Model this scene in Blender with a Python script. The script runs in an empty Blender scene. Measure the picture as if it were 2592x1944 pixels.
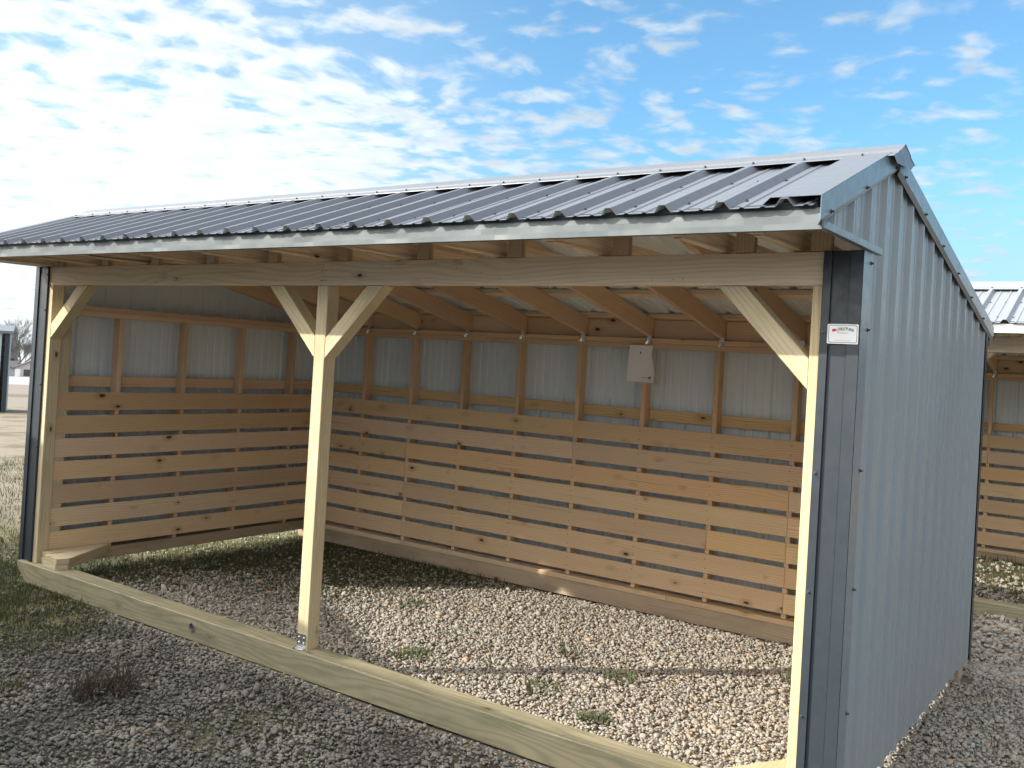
import bpy, math, random
import numpy as np
from mathutils import Vector, Matrix

# ---------------------------------------------------------------- camera
S = bpy.context.scene
COL = S.collection
CAM = np.array([6.9107, -3.8030, 1.8867])
FW = np.array([-0.568241, 0.822821, 0.008245])
RT = np.array([0.822849, 0.568260, 0.0])
UP = np.array([-0.004685, 0.006785, 0.999966])
UP = np.cross(RT, FW)
ROLL = math.radians(3.3185)
X = RT * math.cos(ROLL) + UP * math.sin(ROLL)
Y = -RT * math.sin(ROLL) + UP * math.cos(ROLL)
Z = -FW
cd = bpy.data.cameras.new('camera')
cam = bpy.data.objects.new('camera', cd)
COL.objects.link(cam)
cam.matrix_world = Matrix(((X[0], Y[0], Z[0], CAM[0]), (X[1], Y[1], Z[1], CAM[1]), (X[2], Y[2], Z[2], CAM[2]), (0, 0, 0, 1)))
cd.sensor_width = 36
cd.sensor_fit = 'HORIZONTAL'
cd.lens = 2374.12 / 2592 * 36
cd.shift_x = -(1345.55 - 1296) / 2592
cd.shift_y = -(972 - 900.0) / 2592
cd.clip_start = 0.05
cd.clip_end = 5000
S.camera = cam
S.render.resolution_x = 1024
S.render.resolution_y = 768

# ---------------------------------------------------------------- sun, sky, exposure
SUN_TRAVEL = Vector((1.0, 1.0, -0.7246)).normalized()
to_sun = -SUN_TRAVEL
EL = math.asin(to_sun.z)
sd = bpy.data.lights.new('sun', 'SUN')
sd.energy = 2.65
sd.angle = math.radians(0.5)
sd.color = (1.0, 0.93, 0.80)
sun = bpy.data.objects.new('sun', sd)
COL.objects.link(sun)
sun.rotation_euler = to_sun.to_track_quat('Z', 'Y').to_euler()
sun.location = (-10, -10, 10)

S.view_settings.view_transform = 'Standard'
S.view_settings.look = 'None'
S.view_settings.exposure = 1.4
S.view_settings.gamma = 1.0

W = bpy.data.worlds.new('World')
S.world = W
W.use_nodes = True


class NT:
    """small helper for node trees"""
    def __init__(s, tree):
        s.t = tree
        s.n = tree.nodes
        s.l = tree.links

    def node(s, typ, **kw):
        n = s.n.new(typ)
        for k, v in kw.items():
            setattr(n, k, v)
        return n

    def put(s, sock, v):
        if isinstance(v, bpy.types.NodeSocket):
            s.l.new(v, sock)
        elif v is not None:
            if hasattr(sock.default_value, '__len__') and not hasattr(v, '__len__'):
                v = (v,) * len(sock.default_value)
            if hasattr(v, '__len__') and len(sock.default_value) == 4 and len(v) == 3:
                v = tuple(v) + (1,)
            sock.default_value = v

    def math(s, op, a, b=None, c=None, clamp=False):
        n = s.node('ShaderNodeMath', operation=op)
        n.use_clamp = clamp
        for i, v in enumerate((a, b, c)):
            if v is not None:
                s.put(n.inputs[i], v)
        return n.outputs[0]

    def vmath(s, op, a, b=None):
        n = s.node('ShaderNodeVectorMath', operation=op)
        s.put(n.inputs[0], a)
        if b is not None:
            if op == 'SCALE':
                s.put(n.inputs[3], b)
            else:
                s.put(n.inputs[1], b)
        return n.outputs['Value'] if op == 'DOT_PRODUCT' else n.outputs[0]

    def mix(s, f, a, b, blend='MIX'):
        n = s.node('ShaderNodeMix', data_type='RGBA', blend_type=blend)
        s.put(n.inputs[0], f)
        s.put(n.inputs[6], a)
        s.put(n.inputs[7], b)
        return n.outputs[2]

    def ramp(s, v, lo, hi, a=0.0, b=1.0, smooth=True):
        n = s.node('ShaderNodeMapRange')
        n.interpolation_type = 'SMOOTHSTEP' if smooth else 'LINEAR'
        for i, q in enumerate((v, lo, hi, a, b)):
            s.put(n.inputs[i], q)
        return n.outputs[0]

    def noise(s, vec, scale, detail=4, rough=0.5, dist=0.0, out=0):
        n = s.node('ShaderNodeTexNoise')
        s.put(n.inputs['Vector'], vec)
        n.inputs['Scale'].default_value = scale
        n.inputs['Detail'].default_value = detail
        n.inputs['Roughness'].default_value = rough
        n.inputs['Distortion'].default_value = dist
        return n.outputs[out]

    def comb(s, x, y, z):
        n = s.node('ShaderNodeCombineXYZ')
        for i, v in enumerate((x, y, z)):
            s.put(n.inputs[i], v)
        return n.outputs[0]

    def sep(s, v):
        n = s.node('ShaderNodeSeparateXYZ')
        s.put(n.inputs[0], v)
        return n.outputs


g = NT(W.node_tree)
g.n.clear()
out = g.node('ShaderNodeOutputWorld')
bg = g.node('ShaderNodeBackground')
g.l.new(bg.outputs[0], out.inputs[0])
tc = g.node('ShaderNodeTexCoord')
dirv = g.vmath('NORMALIZE', tc.outputs['Generated'])
dx, dy, dz = g.sep(dirv)
zc = g.math('MAXIMUM', dz, 0.012)
dcl = g.vmath('NORMALIZE', g.comb(dx, dy, zc))
sky = g.node('ShaderNodeTexSky', sky_type='NISHITA')
sky.sun_disc = False
sky.sun_elevation = EL
sky.sun_rotation = math.atan2(to_sun.x, to_sun.y)
sky.air_density = 1.0
sky.dust_density = 0.6
sky.ozone_density = 1.6
g.l.new(dcl, sky.inputs[0])
SKYS = 0.15
skyc = g.mix(1.0, sky.outputs[0], (0.30, 0.535, 0.62), 'MULTIPLY')
# a layer of small puffy clouds seen in perspective, thick towards the sun side
zz = g.math('ADD', zc, 0.10)
px = g.math('DIVIDE', dx, zz)
py = g.math('DIVIDE', dy, zz)
pl = g.comb(px, py, 0.0)
warp = g.noise(pl, 1.6, 3, 0.5, out=1)
pw = g.vmath('ADD', pl, g.vmath('SCALE', g.vmath('SUBTRACT', warp, (0.5, 0.5, 0.5)), 0.30))
cells = g.noise(pw, 8.5, 6, 0.48)
broad = g.noise(pl, 0.8, 3, 0.5)
D1 = Vector((-0.93, 0.36, 0.13)).normalized()
dd = g.vmath('DOT_PRODUCT', dirv, tuple(D1))
near = g.ramp(dd, 0.80, 0.985)
hd = g.ramp(dz, 0.36, 0.16)
fwd = g.vmath('DOT_PRODUCT', dirv, (-0.568, 0.823, 0.0))
away = g.math('MAXIMUM', g.ramp(fwd, 0.55, 0.10), g.ramp(dz, 0.42, 0.70))  # unseen cloud behind and overhead, added to whiten the fill light
amt = g.math('MULTIPLY', near, 0.12)
amt = g.math('ADD', amt, g.math('MULTIPLY', g.math('SUBTRACT', broad, 0.5), 0.30))
amt = g.math('ADD', amt, g.math('MULTIPLY', g.math('MULTIPLY', hd, g.ramp(dd, 0.62, 0.94)), 0.13))
amt = g.math('ADD', amt, g.math('MULTIPLY', away, 0.26))
cv = g.math('ADD', cells, amt)
cloud = g.ramp(cv, 0.475, 0.73)
ccol = g.mix(near, (1.85, 2.15, 2.40, 1), (3.0, 3.15, 3.2, 1))
shade = g.noise(pw, 9.0, 4, 0.5)
ccol = g.mix(1.0, ccol, g.ramp(shade, 0.3, 0.7, 0.86, 1.04), 'MULTIPLY')
hor = g.ramp(dz, 0.26, 0.02)
skyc = g.mix(g.math('MULTIPLY', hor, 0.85), skyc, (1.25, 1.80, 2.05, 1))
skyc = g.mix(g.math('MULTIPLY', near, 0.30), skyc, (2.0, 2.3, 2.5, 1))
ccol = g.mix(g.math('MULTIPLY', g.ramp(fwd, 0.3, -0.3), 0.8), ccol, (3.3, 3.4, 3.5, 1))  # clouds behind the view brightened for extra fill
skyc = g.mix(0.07, skyc, (2.3, 2.4, 2.4, 1))
fin = g.mix(g.math('MULTIPLY', cloud, 0.88), skyc, ccol)
# glow added round the sun, left of the view, to brighten the interior
sdot = g.vmath('DOT_PRODUCT', dirv, tuple(to_sun))
glow = g.math('MULTIPLY', g.ramp(sdot, 0.50, 0.97), g.ramp(dz, 0.0, 0.10))
fin = g.mix(glow, fin, (17.0, 16.2, 15.0, 1))
g.l.new(fin, bg.inputs[0])
bg.inputs[1].default_value = SKYS

S.cycles.max_bounces = 8
S.cycles.diffuse_bounces = 5

# ---------------------------------------------------------------- materials


def newmat(name):
    m = bpy.data.materials.new(name)
    m.use_nodes = True
    g = NT(m.node_tree)
    g.n.clear()
    o = g.node('ShaderNodeOutputMaterial')
    b = g.node('ShaderNodeBsdfPrincipled')
    g.l.new(b.outputs[0], o.inputs[0])
    return m, g, b


def wood(name, base, dark, knotc=(0.10, 0.045, 0.02), var=0.16, knots=1.0, rough=0.72, stain=None, grain=1.0):
    m, g, b = newmat(name)
    uv = g.node('ShaderNodeUVMap', uv_map='UVMap').outputs[0]
    at = g.node('ShaderNodeAttribute', attribute_name='rnd').outputs['Fac']
    u, v, _ = g.sep(uv)
    r50 = g.math('MULTIPLY', at, 57.0)
    # knots: sparse cells along the board, grain bends round them
    kv = g.comb(g.math('MULTIPLY', u, 7.0), g.math('MULTIPLY', v, 14.0), r50)
    vo = g.node('ShaderNodeTexVoronoi', feature='F1')
    g.l.new(kv, vo.inputs['Vector'])
    vo.inputs['Scale'].default_value = 1.0
    vo.inputs['Randomness'].default_value = 1.0
    kr = g.sep(vo.outputs['Color'])
    dist = vo.outputs['Distance']
    has = g.math('GREATER_THAN', kr[0], 1.0 - 0.085 * knots)
    ks = g.math('MULTIPLY_ADD', kr[1], 0.13, 0.08)
    nz = g.noise(g.comb(g.math('MULTIPLY', u, 30), g.math('MULTIPLY', v, 60), r50), 1.0, 2)
    dn = g.math('ADD', dist, g.math('MULTIPLY', g.math('SUBTRACT', nz, 0.5), 0.05))
    knot = g.math('MULTIPLY', g.ramp(dn, g.math('MULTIPLY', ks, 1.15), g.math('MULTIPLY', ks, 0.75)), has)
    halo = g.math('MULTIPLY', g.ramp(dn, g.math('MULTIPLY', ks, 3.6), ks), has)
    # growth rings: distorted lines running along the board
    bend = g.noise(g.comb(g.math('MULTIPLY', u, 0.9), g.math('MULTIPLY', v, 5.0), r50), 1.0, 2, 0.5)
    ph = g.math('ADD', g.math('MULTIPLY', v, 420.0 * grain), g.math('MULTIPLY', bend, 46.0))
    ph = g.math('ADD', ph, g.math('MULTIPLY', halo, 5.0))
    ring = g.math('MULTIPLY_ADD', g.math('SINE', ph), 0.5, 0.5)
    ring = g.math('POWER', ring, 2.2)
    fine = g.noise(g.comb(g.math('MULTIPLY', u, 3.0), g.math('MULTIPLY', v, 260.0), r50), 1.0, 3, 0.6)
    blot = g.noise(g.comb(g.math('MULTIPLY', u, 1.6), g.math('MULTIPLY', v, 7.0), r50), 1.0, 3, 0.55)
    c = g.mix(g.math('MULTIPLY', ring, 0.58), base, dark)
    c = g.mix(g.ramp(fine, 0.35, 0.75, 0.0, 0.30), c, dark)
    c = g.mix(g.ramp(blot, 0.40, 0.75, 0.0, 0.40), c, tuple(0.55 * a + 0.45 * q for a, q in zip(base, dark)))
    c = g.mix(g.math('MULTIPLY', halo, 0.45), c, tuple(0.7 * a for a in dark))
    crk = g.noise(g.comb(g.math('MULTIPLY', u, 1.1), g.math('MULTIPLY', v, 95.0), g.math('ADD', r50, 4.0)), 1.0, 2, 0.4)
    c = g.mix(g.ramp(crk, 0.705, 0.74, 0.0, 0.45), c, tuple(0.35 * a for a in dark))
    c = g.mix(knot, c, knotc)
    hv = g.node('ShaderNodeHueSaturation')
    rr = g.node('ShaderNodeTexWhiteNoise', noise_dimensions='1D')
    g.l.new(r50, rr.inputs['W'])
    w1, w2, w3 = g.sep(rr.outputs['Color'])
    g.put(hv.inputs['Hue'], g.math('MULTIPLY_ADD', w1, 0.016, 0.492))
    g.put(hv.inputs['Saturation'], g.math('MULTIPLY_ADD', w2, 0.30, 0.80))
    g.put(hv.inputs['Value'], g.math('MULTIPLY_ADD', w3, 2 * var, 1 - var))
    g.put(hv.inputs['Color'], c)
    c = hv.outputs[0]
    if stain:
        st = g.noise(g.comb(g.math('MULTIPLY', u, 2.2), g.math('MULTIPLY', v, 9.0), g.math('ADD', r50, 9.0)), 1.0, 4, 0.6)
        c = g.mix(g.ramp(st, 0.42, 0.72, 0.0, 0.75), c, stain)
    g.put(b.inputs['Base Color'], c)
    b.inputs['Roughness'].default_value = rough
    b.inputs['Specular IOR Level'].default_value = 0.25
    bp = g.node('ShaderNodeBump')
    bp.inputs['Strength'].default_value = 0.25
    bp.inputs['Distance'].default_value = 0.002
    g.put(bp.inputs['Height'], g.math('SUBTRACT', fine, knot))
    g.l.new(bp.outputs[0], b.inputs['Normal'])
    return m


def metal(name, col, rough=0.35, spec=0.5, wav=0.35, coat=0.0, var=0.06, met=0.0, dirt=None):
    m, g, b = newmat(name)
    tc = g.node('ShaderNodeTexCoord').outputs['Object']
    n1 = g.noise(tc, 0.8, 3, 0.5)
    n2 = g.noise(tc, 22.0, 4, 0.6)
    c = g.mix(g.ramp(n1, 0.3, 0.7, 0.0, 1.0), tuple(a * (1 - var) for a in col), tuple(a * (1 + var) for a in col))
    if dirt:
        sx, sy, sz = g.sep(tc)
        low = g.ramp(sz, 0.75, 0.1)
        c = g.mix(g.math('MULTIPLY', low, g.ramp(n2, 0.35, 0.75, 0.10, 0.75)), c, dirt)
    c = g.mix(g.ramp(n2, 0.55, 0.75, 0.0, 0.10), c, tuple(a * 0.7 for a in col))
    g.put(b.inputs['Base Color'], c)
    g.put(b.inputs['Roughness'], g.ramp(n2, 0.3, 0.7, rough * 0.85, rough * 1.2))
    b.inputs['Metallic'].default_value = met
    b.inputs['Specular IOR Level'].default_value = spec
    b.inputs['Coat Weight'].default_value = coat
    b.inputs['Coat Roughness'].default_value = 0.25
    bp = g.node('ShaderNodeBump')
    bp.inputs['Strength'].default_value = wav
    bp.inputs['Distance'].default_value = 0.02
    g.put(bp.inputs['Height'], g.noise(tc, 3.0, 2, 0.5))
    g.l.new(bp.outputs[0], b.inputs['Normal'])
    return m


def plain(name, col, rough=0.6, met=0.0, var=0.1, sc=8.0):
    m, g, b = newmat(name)
    tc = g.node('ShaderNodeTexCoord').outputs['Object']
    n1 = g.noise(tc, sc, 4, 0.6)
    c = g.mix(n1, tuple(a * (1 - var) for a in col), tuple(min(1, a * (1 + var)) for a in col))
    g.put(b.inputs['Base Color'], c)
    b.inputs['Roughness'].default_value = rough
    b.inputs['Metallic'].default_value = met
    return m


M = {}
M['board'] = wood('pine_board_wood', (0.72, 0.535, 0.335), (0.50, 0.315, 0.155), var=0.15, knots=1.5)
M['stud'] = wood('stud_wood', (0.70, 0.50, 0.33), (0.52, 0.33, 0.19), var=0.12, knots=0.5)
M['rafter'] = wood('rafter_wood', (0.68, 0.50, 0.34), (0.52, 0.35, 0.22), var=0.10, knots=0.5)
M['header'] = wood('header_wood', (0.78, 0.64, 0.48), (0.60, 0.44, 0.30), var=0.05, knots=0.8, grain=0.55)
M['treated'] = wood('treated_post_wood', (0.60, 0.505, 0.32), (0.42, 0.33, 0.185), var=0.06, knots=0.7, grain=0.6, stain=(0.44, 0.37, 0.23))
M['beam'] = wood('treated_beam_wood', (0.31, 0.27, 0.165), (0.17, 0.15, 0.085), knotc=(0.09, 0.06, 0.035), var=0.04, knots=0.5, grain=0.45, stain=(0.15, 0.155, 0.095))
M['sill'] = wood('weathered_sill_wood', (0.50, 0.39, 0.27), (0.33, 0.24, 0.15), var=0.06, knots=0.4, stain=(0.28, 0.22, 0.15))
M['roof'] = metal('charcoal_roof_steel', (0.135, 0.15, 0.178), rough=0.42, spec=0.45, wav=0.12, coat=0.1)
M['trim'] = metal('charcoal_trim_steel', (0.032, 0.042, 0.053), rough=0.38, spec=0.35, wav=0.25)
M['fascia'] = metal('grey_fascia_steel', (0.115, 0.137, 0.15), rough=0.45, spec=0.5, wav=0.9)
M['wall'] = metal('light_grey_wall_steel', (0.245, 0.285, 0.315), rough=0.38, spec=0.5, wav=0.32, dirt=(0.30, 0.28, 0.25))
M['inner'] = metal('pale_sheet_inside', (0.70, 0.78, 0.84), rough=0.5, spec=0.35, wav=0.1)
M['zinc'] = plain('zinc_plated_steel', (0.72, 0.74, 0.76), 0.25, 0.9)
M['screw'] = plain('painted_screw', (0.05, 0.055, 0.065), 0.4)
M['white'] = plain('white_paint_steel', (0.80, 0.81, 0.82), 0.45, 0, 0.03)
M['roofw'] = metal('pale_roof_steel', (0.25, 0.275, 0.31), rough=0.45, spec=0.5, wav=0.1)


# ---------------------------------------------------------------- mesh builder
class MB:
    def __init__(s):
        s.v = []
        s.f = []
        s.uv = []
        s.r = []
        s.mi = []

    def face(s, pts, uvs=None, rnd=0.5, mi=0):
        b = len(s.v)
        s.v += [tuple(map(float, p)) for p in pts]
        s.f.append(tuple(range(b, b + len(pts))))
        s.uv += list(uvs) if uvs is not None else [(0, 0)] * len(pts)
        s.r += [rnd] * len(pts)
        s.mi.append(mi)

    def timber(s, p0, p1, w, h, side=None, rnd=None, ch=0.003, cut0=None, cut1=None, mi=0):
        """a sawn timber from p0 to p1 (centre line), w along `side`, h across; ends may be cut to planes"""
        p0 = np.array(p0, float)
        p1 = np.array(p1, float)
        d = p1 - p0
        L = np.linalg.norm(d)
        d /= L
        if side is None:
            side = (1, 0, 0) if abs(d[0]) < 0.9 else (0, 1, 0)
        side = np.array(side, float)
        side -= d * (side @ d)
        side /= np.linalg.norm(side)
        up = np.cross(side, d)
        rnd = random.random() if rnd is None else rnd
        a, b = w / 2, h / 2
        c = min(ch, a * 0.3, b * 0.3)
        prof = [(-a + c, -b), (a - c, -b), (a, -b + c), (a, b - c), (a - c, b), (-a + c, b), (-a, b - c), (-a, -b + c)]

        def end(p, cut):
            res = []
            for x, y in prof:
                q = p + side * x + up * y
                if cut is not None:
                    cp, cn = np.array(cut[0], float), np.array(cut[1], float)
                    q = q + d * (((cp - q) @ cn) / (d @ cn))
                res.append(q)
            return res
        A, B = end(p0, cut0), end(p1, cut1)
        per = 0.0
        o = rnd * 3.1
        for i in range(8):
            j = (i + 1) % 8
            e = math.hypot(prof[j][0] - prof[i][0], prof[j][1] - prof[i][1])
            u0, u1 = (A[i] - p0) @ d + o, (B[i] - p0) @ d + o
            u2, u3 = (B[j] - p0) @ d + o, (A[j] - p0) @ d + o
            s.face([A[i], A[j], B[j], B[i]], [(u0, per), (u3, per + e), (u2, per + e), (u1, per)], rnd, mi)
            per += e
        s.face(A[::-1], [(o + x * 0.15, y * 0.6) for x, y in prof[::-1]], rnd, mi)
        s.face(B, [(o + 1 + x * 0.15, y * 0.6) for x, y in prof], rnd, mi)

    def box(s, lo, hi, rnd=None, mi=0):
        """axis aligned timber between two corners; the longest side is its length"""
        lo = np.array(lo, float)
        hi = np.array(hi, float)
        e = hi - lo
        k = int(np.argmax(e))
        c = (lo + hi) / 2
        p0 = c.copy()
        p1 = c.copy()
        p0[k], p1[k] = lo[k], hi[k]
        o = [i for i in range(3) if i != k]
        sd = np.zeros(3)
        sd[o[0]] = 1
        s.timber(p0, p1, e[o[0]], e[o[1]], sd, rnd, mi=mi)

    def plate(s, pts, n, t, mi=0, mi2=None):
        """thin plate: polygon pts pushed back by t against normal n"""
        n = np.array(n, float)
        n /= np.linalg.norm(n)
        P = [np.array(p, float) for p in pts]
        Q = [p - n * t for p in P]
        a = np.zeros(3)
        for i in range(1, len(P) - 1):
            a += np.cross(P[i] - P[0], P[i + 1] - P[0])
        if a @ n < 0:
            P.reverse()
            Q.reverse()
        s.face(P, None, 0.5, mi)
        s.face(Q[::-1], None, 0.5, mi if mi2 is None else mi2)
        for i in range(len(P)):
            j = (i + 1) % len(P)
            s.face([P[j], P[i], Q[i], Q[j]], None, 0.5, mi)

    def dome(s, c, n, r, h, mi=0, k=6):
        """screw head: small washer-and-cap"""
        c = np.array(c, float)
        n = np.array(n, float)
        n /= np.linalg.norm(n)
        t = np.cross(n, (0.31, 0.2, 0.93))
        t /= np.linalg.norm(t)
        b = np.cross(n, t)
        R = [[c + (t * math.cos(2 * math.pi * i / k) + b * math.sin(2 * math.pi * i / k)) * rr + n * hh for i in range(k)] for rr, hh in ((r, 0), (r, h * 0.3), (r * 0.55, h * 0.35), (r * 0.55, h))]
        for q in range(3):
            for i in range(k):
                j = (i + 1) % k
                s.face([R[q][i], R[q][j], R[q + 1][j], R[q + 1][i]], None, 0.5, mi)
        s.face(R[3], None, 0.5, mi)

    def tube(s, pts, rad, k=6, mi=0):
        pts = [np.array(p, float) for p in pts]
        rings = []
        for i, p in enumerate(pts):
            d = pts[min(i + 1, len(pts) - 1)] - pts[max(i - 1, 0)]
            d /= (np.linalg.norm(d) + 1e-9)
            t = np.cross(d, (0.3, 0.9, 0.1) if abs(d[1]) < 0.9 else (1, 0, 0))
            t /= np.linalg.norm(t)
            b = np.cross(d, t)
            r = rad[i] if hasattr(rad, '__len__') else rad
            rings.append([p + (t * math.cos(2 * math.pi * q / k) + b * math.sin(2 * math.pi * q / k)) * r for q in range(k)])
        for i in range(len(rings) - 1):
            for q in range(k):
                w = (q + 1) % k
                s.face([rings[i][q], rings[i][w], rings[i + 1][w], rings[i + 1][q]], [(0, 0)] * 4, 0.5, mi)
        s.face(rings[0][::-1], None, 0.5, mi)
        s.face(rings[-1], None, 0.5, mi)

    def sheet(s, prof, fa, fb, n, t=0.0012, mi=0, mi2=1):
        """ribbed sheet: prof=[(u,h)], fa(u)->start point, fb(u)->end point, ribs raised along n"""
        n = np.array(n, float)
        A = [np.array(fa(u), float) + n * h for u, h in prof]
        B = [np.array(fb(u), float) + n * h for u, h in prof]
        m = np.cross(A[1] - A[0], B[0] - A[0]) @ n
        for i in range(len(prof) - 1):
            q = [A[i], A[i + 1], B[i + 1], B[i]]
            q2 = [p - n * t for p in q]
            if m < 0:
                q.reverse()
                q2.reverse()
            s.face(q, None, 0.5, mi)
            s.face(q2[::-1], None, 0.5, mi2)
            for a in (A, B):
                s.face([a[i], a[i + 1], a[i + 1] - n * t, a[i] - n * t], None, 0.5, mi)

    def prism(s, poly, z0, z1, rnd=None):
        rnd = random.random() if rnd is None else rnd
        n = len(poly)
        s.face([(x, y, z1) for x, y in poly], [(y, x) for x, y in poly], rnd)
        s.face([(x, y, z0) for x, y in poly[::-1]], [(y, x) for x, y in poly[::-1]], rnd)
        for i in range(n):
            (xa, ya), (xb, yb) = poly[i], poly[(i + 1) % n]
            e = math.hypot(xb - xa, yb - ya)
            s.face([(xa, ya, z0), (xb, yb, z0), (xb, yb, z1), (xa, ya, z1)], [(0, z0), (e, z0), (e, z1), (0, z1)], rnd)

    def build(s, name, mats, parent=None):
        me = bpy.data.meshes.new(name)
        me.from_pydata(s.v, [], s.f)
        uvl = me.uv_layers.new(name='UVMap')
        uvl.data.foreach_set('uv', np.array(s.uv, dtype=np.float32).ravel())
        a = me.attributes.new('rnd', 'FLOAT', 'CORNER')
        a.data.foreach_set('value', np.array(s.r, dtype=np.float32))
        if not isinstance(mats, (list, tuple)):
            mats = [mats]
        for m in mats:
            me.materials.append(m)
        me.polygons.foreach_set('material_index', np.array(s.mi, dtype=np.int32))
        me.update()
        o = bpy.data.objects.new(name, me)
        COL.objects.link(o)
        if parent is not None:
            o.parent = parent
            o.matrix_parent_inverse = parent.matrix_world.inverted()
        return o


def tag(o, label=None, cat=None, group=None, kind=None):
    if label:
        o['label'] = label
    if cat:
        o['category'] = cat
    if group:
        o['group'] = group
    if kind:
        o['kind'] = kind
    return o


def empty(name, loc=(0, 0, 0)):
    o = bpy.data.objects.new(name, None)
    COL.objects.link(o)
    o.location = loc
    o.matrix_world = Matrix.Translation(loc)
    return o


def ribs(u0, u1, first, pitch, hM=0.019, hm=0.004, hw=0.024, tw=0.010):
    """profile of a pole-barn sheet between u0 and u1: tall ribs at first + k*pitch, two low ribs between"""
    pts = [(u0, 0.0)]
    k = math.floor((u0 - first) / pitch) - 1
    while first + k * pitch < u1 + pitch:
        c = first + k * pitch
        seq = [(c - hw, 0), (c - tw, hM), (c + tw, hM), (c + hw, 0)]
        for q in (1, 2):
            e = c + pitch * q / 3
            seq += [(e - 0.011, 0), (e - 0.005, hm), (e + 0.005, hm), (e + 0.011, 0)]
        pts += [p for p in seq if u0 < p[0] < u1]
        k += 1
    pts.append((u1, 0.0))
    return pts


def copy_tree(o, parent=None):
    c = o.copy()
    COL.objects.link(c)
    c.parent = parent
    for ch in [x for x in bpy.data.objects if x.parent == o]:
        copy_tree(ch, c)
    return c


# ---------------------------------------------------------------- terrain
SDIR = np.array([-0.899, 0.438])


def ground_z(x, y):
    s = (x - CAM[0]) * SDIR[0] + (y - CAM[1]) * SDIR[1]
    t = np.maximum(0, s - 10.0)
    return -0.035 * (np.sqrt(t * t + 4) - 2)


def small_relief(x, y):
    return 0.010 * np.sin(2.1 * x + 0.7 * y) * np.sin(1.7 * y - 0.6 * x + 1) + 0.006 * np.sin(5.3 * x + 2) * np.sin(4.7 * y)


def grassy(x, y):
    """0..1 how much the place is overgrown (left front, rear left inside, beyond the shed)"""
    a = 1 / (1 + np.exp((x - 0.85 + 0.35 * np.sin(2.3 * y) + 0.15 * np.sin(6 * y + x)) * 4.5))
    b = 1 / (1 + np.exp(((x - 0.9) - (y - 0.9) * 0.9 + 0.25 * np.sin(3 * x)) * 3.5)) * (y > 0.15)
    c = 1 / (1 + np.exp(-(y - 5.0 + 0.4 * np.sin(2 * x)) * 3))
    d = 0.5 * (np.sin(3.1 * x + 1.3) * np.sin(2.7 * y + 0.4) > 0.55)
    d = np.where(y < -0.1, d, 0)
    return np.clip(np.maximum(np.maximum(a, b), np.maximum(c * 0.8, d)), 0, 1)


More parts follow.
